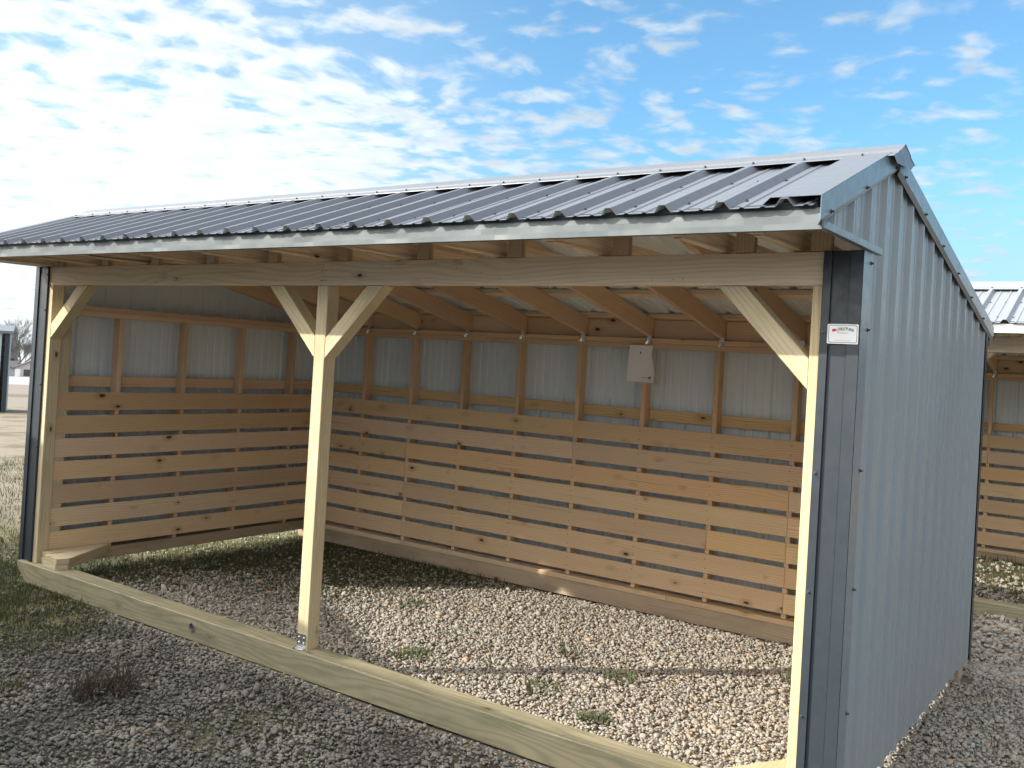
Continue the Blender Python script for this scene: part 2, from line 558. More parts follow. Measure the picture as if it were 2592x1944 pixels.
def ground_sheet():
    xs = np.concatenate([-np.geomspace(2500, 9, 40), np.arange(-8.5, 11, 0.25), np.geomspace(11.5, 600, 24)])
    ys = np.concatenate([-np.geomspace(500, 7, 22), np.arange(-6.5, 12, 0.25), np.geomspace(12.5, 2500, 36)])
    Xg, Yg = np.meshgrid(xs, ys)
    Zg = ground_z(Xg, Yg) + small_relief(Xg, Yg) * (np.hypot(Xg, Yg) < 60) - 0.012
    v = np.stack([Xg.ravel(), Yg.ravel(), Zg.ravel()], 1)
    nx, ny = len(xs), len(ys)
    i = np.arange(nx * ny).reshape(ny, nx)
    f = np.stack([i[:-1, :-1].ravel(), i[:-1, 1:].ravel(), i[1:, 1:].ravel(), i[1:, :-1].ravel()], 1)
    me = bpy.data.meshes.new('ground')
    me.from_pydata(v.tolist(), [], f.tolist())
    me.polygons.foreach_set('use_smooth', np.ones(len(f), dtype=bool))
    at = me.attributes.new('overgrown', 'FLOAT', 'POINT')
    at.data.foreach_set('value', grassy(Xg, Yg).ravel().astype(np.float32))
    o = bpy.data.objects.new('ground', me)
    COL.objects.link(o)
    o['kind'] = 'structure'
    m, g, b = newmat('soil_and_fines')
    P = g.node('ShaderNodeTexCoord').outputs['Object']
    x, y, z = g.sep(P)
    og = g.node('ShaderNodeAttribute', attribute_name='overgrown').outputs['Fac']
    n1 = g.noise(P, 3.0, 5, 0.6)
    n2 = g.noise(P, 45.0, 4, 0.65)
    soil = g.mix(n2, (0.14, 0.125, 0.10), (0.33, 0.30, 0.255))
    soil = g.mix(g.ramp(n1, 0.35, 0.7), soil, (0.15, 0.13, 0.105))
    soil = g.mix(g.ramp(y, 0.05, -0.25), soil, (0.075, 0.072, 0.060))  # soil in front of the beam darkened, foreground shade put into its colour
    grass = g.mix(g.ramp(n2, 0.35, 0.65), (0.055, 0.075, 0.030), (0.17, 0.16, 0.085))
    grass = g.mix(g.ramp(n1, 0.45, 0.7), grass, (0.22, 0.18, 0.12))
    c = g.mix(g.ramp(og, 0.25, 0.75), soil, grass)
    # distance bands: worn yard, tan field, pale gravel lot
    dxs = g.math('MULTIPLY', g.math('SUBTRACT', x, float(CAM[0])), float(SDIR[0]))
    dys = g.math('MULTIPLY', g.math('SUBTRACT', y, float(CAM[1])), float(SDIR[1]))
    s = g.math('ADD', dxs, dys)
    nb = g.noise(g.vmath('MULTIPLY', P, (0.12, 0.12, 0.12)), 1.0, 4, 0.6)
    sn = g.math('ADD', s, g.math('MULTIPLY', g.math('SUBTRACT', nb, 0.5), 9.0))
    n3 = g.noise(P, 0.9, 5, 0.65)
    yard = g.mix(g.ramp(n3, 0.48, 0.68), (0.25, 0.22, 0.18), (0.125, 0.125, 0.08))
    yard = g.mix(g.ramp(n2, 0.4, 0.7, 0, 0.5), yard, (0.20, 0.17, 0.12))
    c = g.mix(g.ramp(sn, 9.5, 12.5), c, yard)
    c = g.mix(g.ramp(sn, 40, 47), c, (0.22, 0.205, 0.18))
    c = g.mix(g.math('MULTIPLY', g.ramp(sn, 58, 63), g.ramp(sn, 72, 66)), c, (0.16, 0.14, 0.11))
    c = g.mix(g.ramp(sn, 80, 90), c, (0.22, 0.19, 0.175))
    c = g.mix(g.ramp(sn, 112, 122), c, (0.34, 0.335, 0.335))
    g.put(b.inputs['Base Color'], c)
    b.inputs['Roughness'].default_value = 0.95
    b.inputs['Specular IOR Level'].default_value = 0.1
    bp = g.node('ShaderNodeBump')
    bp.inputs['Strength'].default_value = 0.8
    bp.inputs['Distance'].default_value = 0.02
    g.put(bp.inputs['Height'], g.noise(P, 38.0, 4, 0.7))
    g.l.new(bp.outputs[0], b.inputs['Normal'])
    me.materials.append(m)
    return o


# ---------------------------------------------------------------- run-in shed
XL, XR = -0.42, 5.861          # outer faces of the end walls
YB = 2.975                     # outer face of the back wall
YR, ZR = 0.38, 2.872           # ridge line of the sheet pans
SF, SB = 0.383, 0.218          # front and back roof slopes
YE, YEB = -0.63, 3.10          # sheet ends
RP = 0.2345                    # rib pitch
R0 = 5.516                     # a roof rib


def zf(y):
    return ZR - SF * (YR - y)


def zb(y):
    return ZR - SB * (y - YR)


def roof_z(y):
    return zf(y) if y < YR else zb(y)


def make_shed(label, roofm, trimm, fasciam, wallm, boardm, full=True):
    random.seed(5)
    root = empty('run_in_shed')
    tag(root, label, 'shed')
    P = lambda mb, name, mats: mb.build(name, mats, root)

    # --- skids, sills
    mb = MB()
    # front beam with a sloped lower left corner
    rn = 0.37
    y0, y1, z0, z1 = -0.045, 0.100, 0.0, 0.149
    xl, xr = -0.375, 5.86
    prof = [(xl, z1 - 0.0), (xl, 0.105), (-0.235, z0), (xr - 0.14, z0), (xr, 0.105), (xr, z1)]
    mb = MB()
    c = 0.006
    ring = [(y0, z0), (y0, z1 - c), (y0 + c, z1), (y1 - c, z1), (y1, z1 - c), (y1, z0)]
    nseg = 24
    xs = np.linspace(xl, xr, nseg + 1)

    def lowz(x):
        if x < -0.235:
            return 0.105 * (-0.235 - x) / 0.14
        if x > xr - 0.14:
            return 0.105 * (x - xr + 0.14) / 0.14
        return 0.0
    xs = sorted(set(list(xs) + [-0.235, xr - 0.14, -0.30, xr - 0.07]))
    for a, b_ in zip(xs[:-1], xs[1:]):
        ra = [(a, y, max(z, lowz(a)) + (0.002 * math.sin(a * 3) if z > 0.1 else 0)) for y, z in ring]
        rb = [(b_, y, max(z, lowz(b_)) + (0.002 * math.sin(b_ * 3) if z > 0.1 else 0)) for y, z in ring]
        per = 0
        for i in range(6):
            j = (i + 1) % 6
            e = math.dist(ring[i], ring[j])
            mb.face([ra[i], ra[j], rb[j], rb[i]], [(a, per), (a, per + e), (b_, per + e), (b_, per)], rn)
            per += e
    for x, fl in ((xl, 1), (xr, 0)):
        r = [(x, y, max(z, lowz(x)) + (0.002 * math.sin(x * 3) if z > 0.1 else 0)) for y, z in ring]
        mb.face(r if fl else r[::-1], [(p[1] * 0.2 + 8, p[2]) for p in (r if fl else r[::-1])], rn)
    beam = P(mb, 'front_skid', M['beam'])
    # tow hole with a steel pipe ring in the beam's front face
    mb = MB()
    k = 14
    cx, cz = 1.815, 0.085
    R = []
    for rr, yy in ((0.028, -0.0455), (0.028, -0.052), (0.021, -0.052), (0.021, -0.0465)):
        R.append([(cx + rr * math.cos(2 * math.pi * i / k), yy, cz + rr * math.sin(2 * math.pi * i / k)) for i in range(k)])
    for q in range(3):
        for i in range(k):
            j = (i + 1) % k
            mb.face([R[q][i], R[q][j], R[q + 1][j], R[q + 1][i]])
    mb.face(R[3][::-1], None, 0.5, 1)
    o = mb.build('tow_hole_ring', [M['zinc'], M['screw']], beam)

    mb = MB()
    mb.box((XL + 0.03, 2.775, 0.0), (XR - 0.03, 2.915, 0.128), 0.66)
    P(mb, 'rear_skid', M['sill'])
    mb = MB()
    x = -0.2
    for e in (1.02, 2.4, 3.75, 5.62):
        mb.box((x, 2.765, 0.130), (e - 0.003, 2.90, 0.170))
        x = e
    P(mb, 'bottom_plate', M['board'])
    for nm, a, b_ in (('left', XL + 0.05, XL + 0.20), ('right', XR - 0.19, XR - 0.035)):
        mb = MB()
        mb.box((a, 0.102, 0.103), (b_, 2.77, 0.192), 0.2 if nm == 'left' else 0.7)
        P(mb, 'side_sill', M['sill'])

    # --- corner blocks lying on the front beam
    for nm, s0, sg in (('l', 0, 1), ('r', 1, -1)):
        mb = MB()
        pa = [(-0.055, -0.020), (0.125, -0.022), (0.160, 0.055), (-0.150, 0.56), (-0.190, 0.56), (-0.190, 0.14)]
        pb = [(-0.175, 0.012), (-0.060, 0.010), (-0.200, 0.14), (-0.200, 0.30)]
        fx = (lambda q: q) if nm == 'l' else (lambda q: [(5.476 - x, y) for x, y in q[::-1]])
        mb.prism(fx(pa), 0.1515, 0.190 if nm == 'l' else 0.172)
        if nm == 'l':
            mb.prism(fx([(x * 0.985 + 0.004, y + 0.006) for x, y in pa]), 0.1925, 0.232)
        if nm == 'l':
            mb.prism([(-0.175, 0.030), (-0.068, 0.022), (-0.068, 0.10), (-0.175, 0.10)], 0.1515, 0.191)
            mb.prism([(-0.175, 0.036), (-0.068, 0.028), (-0.068, 0.14), (-0.175, 0.14)], 0.1925, 0.236)
        P(mb, 'corner_block', M['treated'])

    # --- posts and braces
    posts = [(-0.275, -0.186), (2.733, 2.822), (5.662, 5.751)]
    for i, (a, b_) in enumerate(posts):
        mb = MB()
        mb.box((a, 0.0, 0.150), (b_, 0.089, 2.2695), 0.13 + 0.3 * i)
        po = P(mb, 'post', M['treated'])
        if i == 1:
            mb = MB()
            mb.plate([(2.738, -0.0030, 0.156), (2.812, -0.0030, 0.156), (2.812, -0.0030, 0.235), (2.738, -0.0030, 0.235)], (0, -1, 0), 0.0025)
            mb.plate([(2.738, -0.038, 0.1545), (2.812, -0.038, 0.1545), (2.812, -0.003, 0.1545), (2.738, -0.003, 0.1545)], (0, 0, 1), 0.0025)
            for px_, pz_ in ((2.755, 0.215), (2.795, 0.215), (2.755, 0.185), (2.795, 0.185)):
                mb.dome((px_, -0.003, pz_), (0, -1, 0), 0.006, 0.005)
            for px_ in (2.755, 2.795):
                mb.dome((px_, -0.022, 0.1545), (0, 0, 1), 0.006, 0.005)
            mb.build('post_bracket', M['zinc'], po)
    mb = MB()
    mb.box((-0.24, 0.091, 0.195), (-0.202, 0.179, 2.05), 0.61)
    P(mb, 'jamb_stud', M['treated'])

    def brace(x0, z0, x1, z1, yy, up, mat=M['treated'], rnd=None):
        # x0,z0 = foot at the post, x1,z1 = head under the header
        mb = MB()
        d = np.array([x1 - x0, 0, z1 - z0])
        post_x = x0
        mb.timber((x0, yy, z0), (x1, yy, z1), 0.089, 0.089, (0, 1, 0), rnd, cut0=((x0, 0, z0), (1, 0, 0)), cut1=((x1, 0, 2.2685), (0, 0, 1)))
        P(mb, 'knee_brace', mat)
    zh = 2.2685
    brace(2.8235, 1.907, 3.195, zh, 0.0455, 1, rnd=0.81)
    brace(2.7315, 1.910, 2.368, zh, 0.0455, 1, rnd=0.22)
    brace(5.6605, 1.908, 5.308, zh, 0.0455, 1, rnd=0.47)
    brace(-0.1845, 1.925, 0.215, zh, 0.0470, 1, rnd=0.33)

    # --- header: two plies
    mb = MB()
    mb.box((-0.242, 0.001, 2.2715), (2.776, 0.039, 2.410), 0.91)
    mb.box((2.7775, 0.001, 2.2715), (5.706, 0.039, 2.410), 0.18)
    for x in (2.755, 2.767, 2.787, 2.80):
        for z in (2.30, 2.36):
            mb.dome((x, 0.001, z), (0, -1, 0), 0.0035, 0.0006, 1, 5)
    rs = random.Random(9)
    for q in range(26):
        mb.dome((rs.uniform(0, 5.6), 0.001, rs.uniform(2.29, 2.39)), (0, -1, 0), 0.0028, 0.0006, 1, 5)
    hd_ = P(mb, 'header', [M['header'], M['screw']])
    mb = MB()
    mb.box((-0.242, 0.0500, 2.276), (5.706, 0.088, 2.412), 0.5)
    P(mb, 'inner_header', M['header'])

    # --- studs
    ztop = 2.056
    sx = [4.661 - 0.61 * i for i in range(-1, 9)]
    studx = [x for x in sx if x > -0.25] + [5.60]
    for x in studx:
        mb = MB()
        mb.box((x - 0.019, 2.8000, 0.172), (x + 0.019, 2.889, ztop))
        P(mb, 'stud', M['stud'])
    for y in [0.6086 + 0.61 * j for j in range(4)]:
        for a, b_ in ((-0.309, -0.220), (XR - 0.19, XR - 0.101)):
            mb = MB()
            mb.box((a, y - 0.019, 0.194), (b_, y + 0.019, ztop))
            P(mb, 'stud', M['stud'])
    # --- plates
    for z0, z1 in ((2.058, 2.0975), (2.0985, 2.138)):
        mb = MB()
        jx = 4.30 if z0 > 2.08 else 1.9
        mb.box((-0.20, 2.7995, z0), (jx, 2.888, z1))
        mb.box((jx + 0.002, 2.7995, z0), (5.66, 2.888, z1))
        P(mb, 'top_plate', M['stud'])
        for a, b_ in ((-0.309, -0.2200), (XR - 0.19, XR - 0.101)):
            mb = MB()
            mb.box((a, 0.09, z0), (b_, 2.7985, z1))
            P(mb, 'top_plate', M['rafter'])
    # --- girts between studs and sheets
    mb = MB()
    mb.box((-0.30, 2.891, 1.487), (5.70, 2.929, 1.576))
    mb.box((-0.30, 2.891, 0.80), (5.70, 2.929, 0.889))
    P(mb, 'girt', M['board'])
    for a, b_ in ((-0.350, -0.312), (XR - 0.099, XR - 0.061)):
        mb = MB()
        mb.box((a, 0.10, 1.490), (b_, 2.88, 1.579))
        mb.box((a, 0.10, 0.80), (b_, 2.88, 0.889))
        P(mb, 'girt', M['rafter'])

    # --- slatted kick boards
    mb = MB()
    rs = random.Random(3)
    for i in range(7):
        z1_ = 1.440 - i * 0.1815
        j = rs.uniform(-0.003, 0.003)
        cuts = [-0.198, 1.000, 4.661, 5.655] if i not in (4,) else [-0.198, 1.000, 4.05, 4.661, 5.655]
        if i in (0, 1):
            cuts = [-0.198, 2.83, 5.655]
        for a, b_ in zip(cuts[:-1], cuts[1:]):
            q = rs.uniform(-0.002, 0.002)
            mb.timber((a + 0.0015, 2.7885, z1_ - 0.0695 + j + q), (b_ - 0.0015, 2.7885, z1_ - 0.0695 + j + q * rs.uniform(-1, 1)), 0.020, 0.144, (0, 1, 0))
            if full:
                for x in studx:
                    if a + 0.04 < x < b_ - 0.04:
                        for zz_ in (-0.035, 0.035):
                            mb.dome((x + rs.uniform(-.006, .006), 2.778, z1_ - 0.0695 + zz_), (0, -1, 0), 0.0048, 0.0005, 1, 5)
    P(mb, 'kick_board_wall', [boardm, M['screw']])
    for a in (-0.209, XR - 0.201):
        mb = MB()
        for i in range(7):
            z1_ = 1.450 - i * 0.1805
            j = rs.uniform(-0.003, 0.003)
            mb.timber((a, 0.0920, z1_ - 0.068 + j), (a, 2.777, z1_ - 0.068 + j + rs.uniform(-.003, .003)), 0.020, 0.145, (1, 0, 0))
        P(mb, 'kick_board_wall', [boardm, M['screw']])

    # --- rafters, front trusses, heel blocks, ties
    for x in sx + [5.60, -0.26]:
        if x < -0.3 or (abs(x - 5.60) > 0.01 and x > 5.5):
            continue
        mb = MB()
        t = 0.140
        dz_ = 0.045 + t / 2
        a = (x + 0.02, YR + 0.02, zb(YR + 0.02) - dz_ - 0.002)
        b_ = (x + 0.02, 2.93, zb(2.93) - dz_ - 0.002)
        mb.timber(a, b_, 0.038, t, (1, 0, 0), cut0=((0, YR + 0.005, 0), (0, 1, 0)), cut1=((0, 2.93, 0), (0, 1, 0)))
        a = (x + 0.02, -0.565, zf(-0.565) - 0.044 - 0.027)
        b_ = (x + 0.02, YR, zf(YR) - 0.044 - 0.027)
        mb.timber(a, b_, 0.038, 0.050, (1, 0, 0), cut0=((0, -0.565, 0), (0, 1, 0)), cut1=((0, YR - 0.005, 0), (0, 1, 0)))
        P(mb, 'rafter', M['rafter'])
        mb = MB()
        mb.timber((x - 0.019, -0.560, 2.4215), (x - 0.019, 0.90, 2.4600), 0.036, 0.010, (1, 0, 0))
        mb.timber((x - 0.019, -0.10, 2.458), (x - 0.019, 0.90, 2.458), 0.036, 0.085, (1, 0, 0), cut0=((0, -0.34, 2.458), (0, 1, -2.2)))
        P(mb, 'lookout', M['header'])
        mb = MB()
        mb.box((x + 0.041, 0.012, 2.4135), (x + 0.125, 0.05, 2.56))
        P(mb, 'heel_block', M['rafter'])
    for x in [q for q in sx if -0.1 < q < 5.2]:
        mb = MB()
        yy = 2.7965
        mb.plate([(x + 0.012, yy, 2.160), (x + 0.044, yy, 2.160), (x + 0.050, yy, 2.125), (x + 0.006, yy, 2.125)], (0, -1, 0.25), 0.0015)
        mb.plate([(x + 0.002, yy - 0.014, 2.105), (x + 0.024, yy - 0.002, 2.128), (x + 0.020, yy - 0.002, 2.092), (x + 0.004, yy - 0.010, 2.088)], (-0.4, -1, 0.3), 0.0015)
        mb.plate([(x + 0.030, yy - 0.002, 2.128), (x + 0.056, yy - 0.016, 2.112), (x + 0.052, yy - 0.012, 2.090), (x + 0.034, yy - 0.002, 2.094)], (0.5, -1, 0.5), 0.0015)
        mb.dome((x + 0.028, yy - 0.002, 2.142), (0, -1, 0), 0.005, 0.004)
        P(mb, 'rafter_tie', M['zinc'])
    # blocking above the rear plate, between rafters
    mb = MB()
    for i in range(len(studx) - 1):
        a, b_ = sorted((studx[i], studx[i + 1])) if studx[i + 1] != 5.60 else (0, 0)
        if b_ - a < 0.3:
            continue
        mb.box((a + 0.041, 2.848, 2.1395), (b_ - 0.001, 2.886, 2.285))
    P(mb, 'blocking', M['rafter'])
    # purlins
    for y in (-0.50, -0.10):
        mb = MB()
        z = zf(y) - 0.0245
        mb.timber((XL + 0.02, y, z), (XR - 0.02, y, z), 0.089, 0.036, (0, 1, SF))
        P(mb, 'purlin', M['rafter'])
    for y in (0.42, 0.98, 1.62, 2.25, 2.85):
        mb = MB()
        z = zb(y) - 0.0245
        mb.timber((XL + 0.02, y, z), (XR - 0.02, y, z), 0.089, 0.036, (0, 1, -SB))
        P(mb, 'purlin', M['header'])

    # --- roof sheets
    nf = np.array([0, -SF, 1.0])
    nf /= np.linalg.norm(nf)
    nb_ = np.array([0, SB, 1.0])
    nb_ /= np.linalg.norm(nb_)
    mb = MB()
    pr_ = ribs(XL + 0.01, XR - 0.01, R0, RP, 0.028, 0.005, 0.034, 0.013)
    # the sheets lap: split the front in rows for a slight sag at the eave
    mb.sheet(pr_, lambda u: (u, YE - 0.004 * math.sin(u * 5.1), zf(YE) + 0.0015 * math.sin(u * 3.3)), lambda u: (u, YR - 0.005, zf(YR - 0.005)), nf)
    u = R0
    while u > XL:
        for dy_, off in ((-0.50, 0.045), (-0.10, 0.045)):
            mb.dome((u + off, dy_, zf(dy_)), nf, 0.008, 0.008, 2)
            mb.dome((u - off - 0.03, dy_, zf(dy_)), nf, 0.008, 0.008, 2)
        u -= RP
    P(mb, 'roof_panel', [roofm, M['inner'], M['screw']])
    mb = MB()
    mb.sheet(pr_, lambda u: (u, YR + 0.005, zb(YR + 0.005)), lambda u: (u, YEB, zb(YEB)), nb_)
    P(mb, 'roof_panel', [roofm, M['inner'], M['screw']])
    # ridge cap: bent profile run along x
    e_ = 0.031
    prof = [(YR - 0.1805, zf(YR - 0.1805) + e_ - 0.003), (YR - 0.180, zf(YR - 0.18) + e_), (YR - 0.105, zf(YR - 0.105) + e_), (YR - 0.095, zf(YR - 0.095) + e_ + 0.008), (YR - 0.085, zf(YR - 0.085) + e_ + 0.002),
            (YR - 0.004, ZR + e_ + 0.014), (YR + 0.004, ZR + e_ + 0.014), (YR + 0.095, zb(YR + 0.095) + e_ + 0.008), (YR + 0.105, zb(YR + 0.105) + e_), (YR + 0.18, zb(YR + 0.18) + e_), (YR + 0.1805, zb(YR + 0.1805) + e_ - 0.003)]
    mb = MB()
    x0_, x1_ = XL - 0.03, XR + 0.045
    prev = None
    for (ya, za), (yb2, zb2) in zip(prof[:-1], prof[1:]):
        n_ = (0, -(zb2 - za), (yb2 - ya))
        mb.plate([(x0_, ya, za), (x1_, ya, za), (x1_, yb2, zb2), (x0_, yb2, zb2)], n_, 0.0015)
    mb.face([(x1_ - 0.002, y, z) for y, z in prof[1:-1]] + [(x1_ - 0.002, YR + 0.12, zb(YR + 0.12) - 0.015), (x1_ - 0.002, YR, ZR - 0.05), (x1_ - 0.002, YR - 0.12, zf(YR - 0.12) - 0.015)], None, 0.5, 0)
    u = R0
    while u > XL:
        mb.dome((u, YR - 0.145, zf(YR - 0.145) + e_), nf, 0.008, 0.009, 1)
        u -= RP
    mb.dome((R0 + 0.25, YR - 0.145, zf(YR - 0.145) + e_), nf, 0.008, 0.009, 1)
    P(mb, 'ridge_cap', [roofm if not full else M['roof'], M['screw']])

    # --- rake trims: flat top flange + vertical leg + kick at the bottom
    for side, xo, s_ in ((0, XR, 1), (1, XL, -1)):
        for seg in (0, 1):
            mb = MB()
            if seg == 0:
                ya, yb2, fz, nn = YE + 0.02, YR + 0.03, zf, nf
            else:
                ya, yb2, fz, nn = YR + 0.03, YEB + 0.01, zb, nb_
            th = 0.030
            xt = xo + s_ * 0.018
            xi = xo - s_ * 0.165 if side == 0 else xo - s_ * 0.10
            A = np.array([0, ya, fz(ya)]) + nn * th
            B = np.array([0, yb2, fz(yb2)]) + nn * th
            mb.plate([(xi, A[1], A[2]), (xt, A[1], A[2]), (xt, B[1], B[2]), (xi, B[1], B[2])], nn, 0.0015, 0)
            mb.plate([(xi, A[1], A[2]), (xi - s_ * 0.03, A[1], A[2] - 0.027), (xi - s_ * 0.03, B[1], B[2] - 0.027), (xi, B[1], B[2])], nn - np.array([s_, 0, 0]), 0.0015, 0)
            h_ = 0.086 if seg == 0 else 0.078
            xm = xo + s_ * 0.018
            mb.plate([(xm, A[1], A[2] - 0.0005), (xm, B[1], B[2] - 0.0005), (xm, B[1], B[2] - h_), (xm, A[1], A[2] - h_)], (s_, 0, 0), 0.0015, 1)
            mb.plate([(xm, A[1], A[2] - h_), (xm, B[1], B[2] - h_), (xm - s_ * 0.013, B[1], B[2] - h_ - 0.020), (xm - s_ * 0.013, A[1] + 0.01, A[2] - h_ - 0.020)], (s_, 0, -0.8), 0.0015, 1)
            yy = ya + 0.10
            while yy < yb2:
                mb.dome((xm, yy, fz(yy) + th - h_ + 0.006), (s_, 0, 0), 0.008, 0.012, 2)
                yy += 0.43
            P(mb, 'rake_trim', [roofm, trimm[1], M['screw']])
    # --- fascia: slightly dented strip
    mb = MB()
    xs = np.linspace(XL - 0.005, XR + 0.014, 90)
    rs = random.Random(4)
    dent = [rs.uniform(-1, 1) for _ in xs]
    rows = [2.482, 2.455, 2.43, 2.408]

    def fy(i, r):
        b_ = math.sin(xs[i] / 0.61 * 2 * math.pi - 0.6)
        return -0.591 - 0.0012 * (1 + dent[i]) * (0.3, 1, 1, 0.2)[r] + 0.004 * max(0, b_) ** 3 * (0, 0.4, 1.0, 0.4)[r] + 0.003 * r / 3
    for i in range(len(xs) - 1):
        for r in range(3):
            mb.face([(xs[i], fy(i, r + 1), rows[r + 1]), (xs[i + 1], fy(i + 1, r + 1), rows[r + 1]), (xs[i + 1], fy(i + 1, r), rows[r]), (xs[i], fy(i, r), rows[r])])
        mb.face([(xs[i], fy(i, 3), rows[3]), (xs[i], -0.560, rows[3] - 0.001), (xs[i + 1], -0.560, rows[3] - 0.001), (xs[i + 1], fy(i + 1, 3), rows[3])])
    fa = P(mb, 'fascia', fasciam)
    fa.data.polygons.foreach_set('use_smooth', np.ones(len(fa.data.polygons), dtype=bool))
    mb = MB()
    mb.box((XL + 0.02, -0.578, 2.414), (XR - 0.02, -0.5665, 2.466), 0.4)
    P(mb, 'sub_fascia', M['rafter'])
    mb = MB()
    mb.plate([(XL + 0.01, -0.597, 2.480), (XR - 0.01, -0.597, 2.480), (XR - 0.01, -0.604, zf(-0.604) + 0.002), (XL + 0.01, -0.604, zf(-0.604) + 0.002)], (0, -1, 0), 0.003)
    P(mb, 'eave_closure', M['trim'])
    # --- soffit trims under the gable overhangs
    for xo, s_ in ((XR, 1), (XL, -1)):
        mb = MB()
        xa, xb = xo - s_ * 0.004, xo + s_ * 0.020
        mb.plate([(xb, -0.575, 2.412), (xb, 0.20, 2.417), (xb, 0.20, 2.444), (xb, -0.545, 2.440)], (s_, 0, 0), 0.0015)
        mb.plate([(xa, -0.575, 2.412), (xb, -0.575, 2.412), (xb, 0.20, 2.416), (xa, 0.20, 2.416)], (0, 0, -1), 0.0015)
        mb.plate([(xa, 0.201, 2.417), (xb, 0.201, 2.417), (xb, 0.201, 2.444), (xa, 0.201, 2.444)], (0, 1, 0), 0.0015)
        P(mb, 'soffit_trim', trimm[2])

    # --- end wall sheets (ribs stand out), cut to the roof line
    for xo, s_ in ((XR, 1), (XL, -1)):
        mb = MB()
        first = 0.31
        lo = lambda y: 0.115
        pts = ribs(0.02, YB - 0.005, first, 0.2345)
        ys = sorted(set([p for p in pts] + [(YR, 0.0 if all(abs(YR - p[0]) > 0.024 for p in pts if p[1] > 0.01) else 0.019)]))
        base = xo - s_ * 0.019
        mb.sheet(pts, lambda y: (base, y, 0.115), lambda y: (base, y, roof_z(y) + 0.012), (s_, 0, 0))
        pf = ribs(-0.572, 0.02, first, 0.2345)
        mb.sheet(pf, lambda y: (base, y, 2.418 + 0.006 * (y + 0.57)), lambda y: (base, y, roof_z(y) + 0.012), (s_, 0, 0))
        if full:
            y = first - 0.2345
            while y < YB - 0.03:
                for zz_ in (0.16, 0.84, 1.53, 2.10):
                    if zz_ < roof_z(y) - 0.1 and y > 0.1:
                        mb.dome((base, y + 0.045, zz_ + 0.004 * math.sin(y * 9)), (s_, 0, 0), 0.007, 0.008, 2)
                y += 0.2345
        P(mb, 'wall_panel', [wallm, M['inner'], M['screw']])
    mb = MB()
    mb.sheet(ribs(XL + 0.02, XR - 0.02, 0.1, 0.2286), lambda x: (x, YB - 0.019, 0.10), lambda x: (x, YB - 0.019, 2.275), (0, 1, 0))
    P(mb, 'wall_panel', [wallm, M['inner'], M['screw']])

    # --- front returns and corner trims
    for side in (0, 1):
        s_ = 1 if side == 0 else -1
        xo = XR if side == 0 else XL
        a = 5.706 if side == 0 else -0.243       # inner edge at the post
        zt_, zb_ = 2.412, 0.152
        mb = MB()
        # j-channel beside the post: two steps
        x1_ = a + s_ * 0.034
        for xa, xb, yy in ((a, x1_, -0.0155),):
            mb.plate([(xa, yy, zb_), (xb, yy, zb_), (xb, yy, zt_), (xa, yy, zt_)], (0, -1, 0), 0.0015)
            mb.plate([(xa, yy, zb_), (xa, 0.0, zb_), (xa, 0.0, zt_), (xa, yy, zt_)], (-s_, 0, 0), 0.0015)
            mb.plate([(xb, yy, zb_), (xb, 0.0, zb_), (xb, 0.0, zt_), (xb, yy, zt_)], (s_, 0, 0), 0.0015)
        P(mb, 'jamb_channel', trimm[0])
        mb = MB()
        x2_ = xo - s_ * 0.048
        mb.plate([(x1_, -0.004, zb_), (x2_, -0.004, zb_), (x2_, -0.004, zt_), (x1_, -0.004, zt_)], (0, -1, 0), 0.0015)
        P(mb, 'front_panel', trimm[0])
        mb = MB()
        xc = xo + s_ * 0.004
        mb.plate([(x2_, -0.0135, zb_), (xc, -0.0135, zb_), (xc, -0.0135, zt_), (x2_, -0.0135, zt_)], (0, -1, 0), 0.0015)
        mb.plate([(x2_, -0.0135, zb_), (x2_, -0.004, zb_), (x2_, -0.004, zt_), (x2_, -0.0135, zt_)], (-s_, 0, 0), 0.001)
        mb.plate([(xc, -0.0135, 0.115), (xc, 0.100, 0.115), (xc, 0.100, zt_), (xc, -0.0135, zt_)], (s_, 0, 0), 0.0015)
        mb.plate([(xc, 0.100, 0.115), (xc - s_ * 0.022, 0.108, 0.115), (xc - s_ * 0.022, 0.108, zt_), (xc, 0.100, zt_)], (s_ * 0.3, 1, 0), 0.001)
        for fi in range(len(mb.mi)):
            if fi >= 12:
                mb.mi[fi] = 2
        for zz_ in (0.55, 1.05, 1.53, 2.10, 2.37):
            mb.dome((xc, 0.088, zz_), (s_, 0, 0), 0.008, 0.012, 1)
            mb.dome((a + s_ * 0.012, -0.0155, zz_ - 0.02), (0, -1, 0), 0.007, 0.009, 1)
        P(mb, 'corner_trim', [trimm[0], M['screw'], trimm[1]])
        # rear corner trim
        mb = MB()
        yo = YB + 0.012
        mb.plate([(xc, YB - 0.05, 0.105), (xc, yo, 0.105), (xc, yo, zb(YB) - 0.01), (xc, YB - 0.05, zb(YB))], (s_, 0, 0), 0.0015)
        mb.plate([(xc, yo, 0.105), (xc - s_ * 0.09, yo, 0.105), (xc - s_ * 0.09, yo, zb(YB) - 0.02), (xc, yo, zb(YB) - 0.02)], (0, 1, 0), 0.0015)
        P(mb, 'corner_trim', [trimm[0], M['screw']])
    # --- rear eave strip
    mb = MB()
    zr = zb(YEB)
    mb.plate([(XL, YEB - 0.02, zr - 0.005), (XR, YEB - 0.02, zr - 0.005), (XR, YEB - 0.02, zr - 0.10), (XL, YEB - 0.02, zr - 0.10)], (0, 1, 0), 0.0015)
    P(mb, 'rear_fascia', trimm[2])
    return root


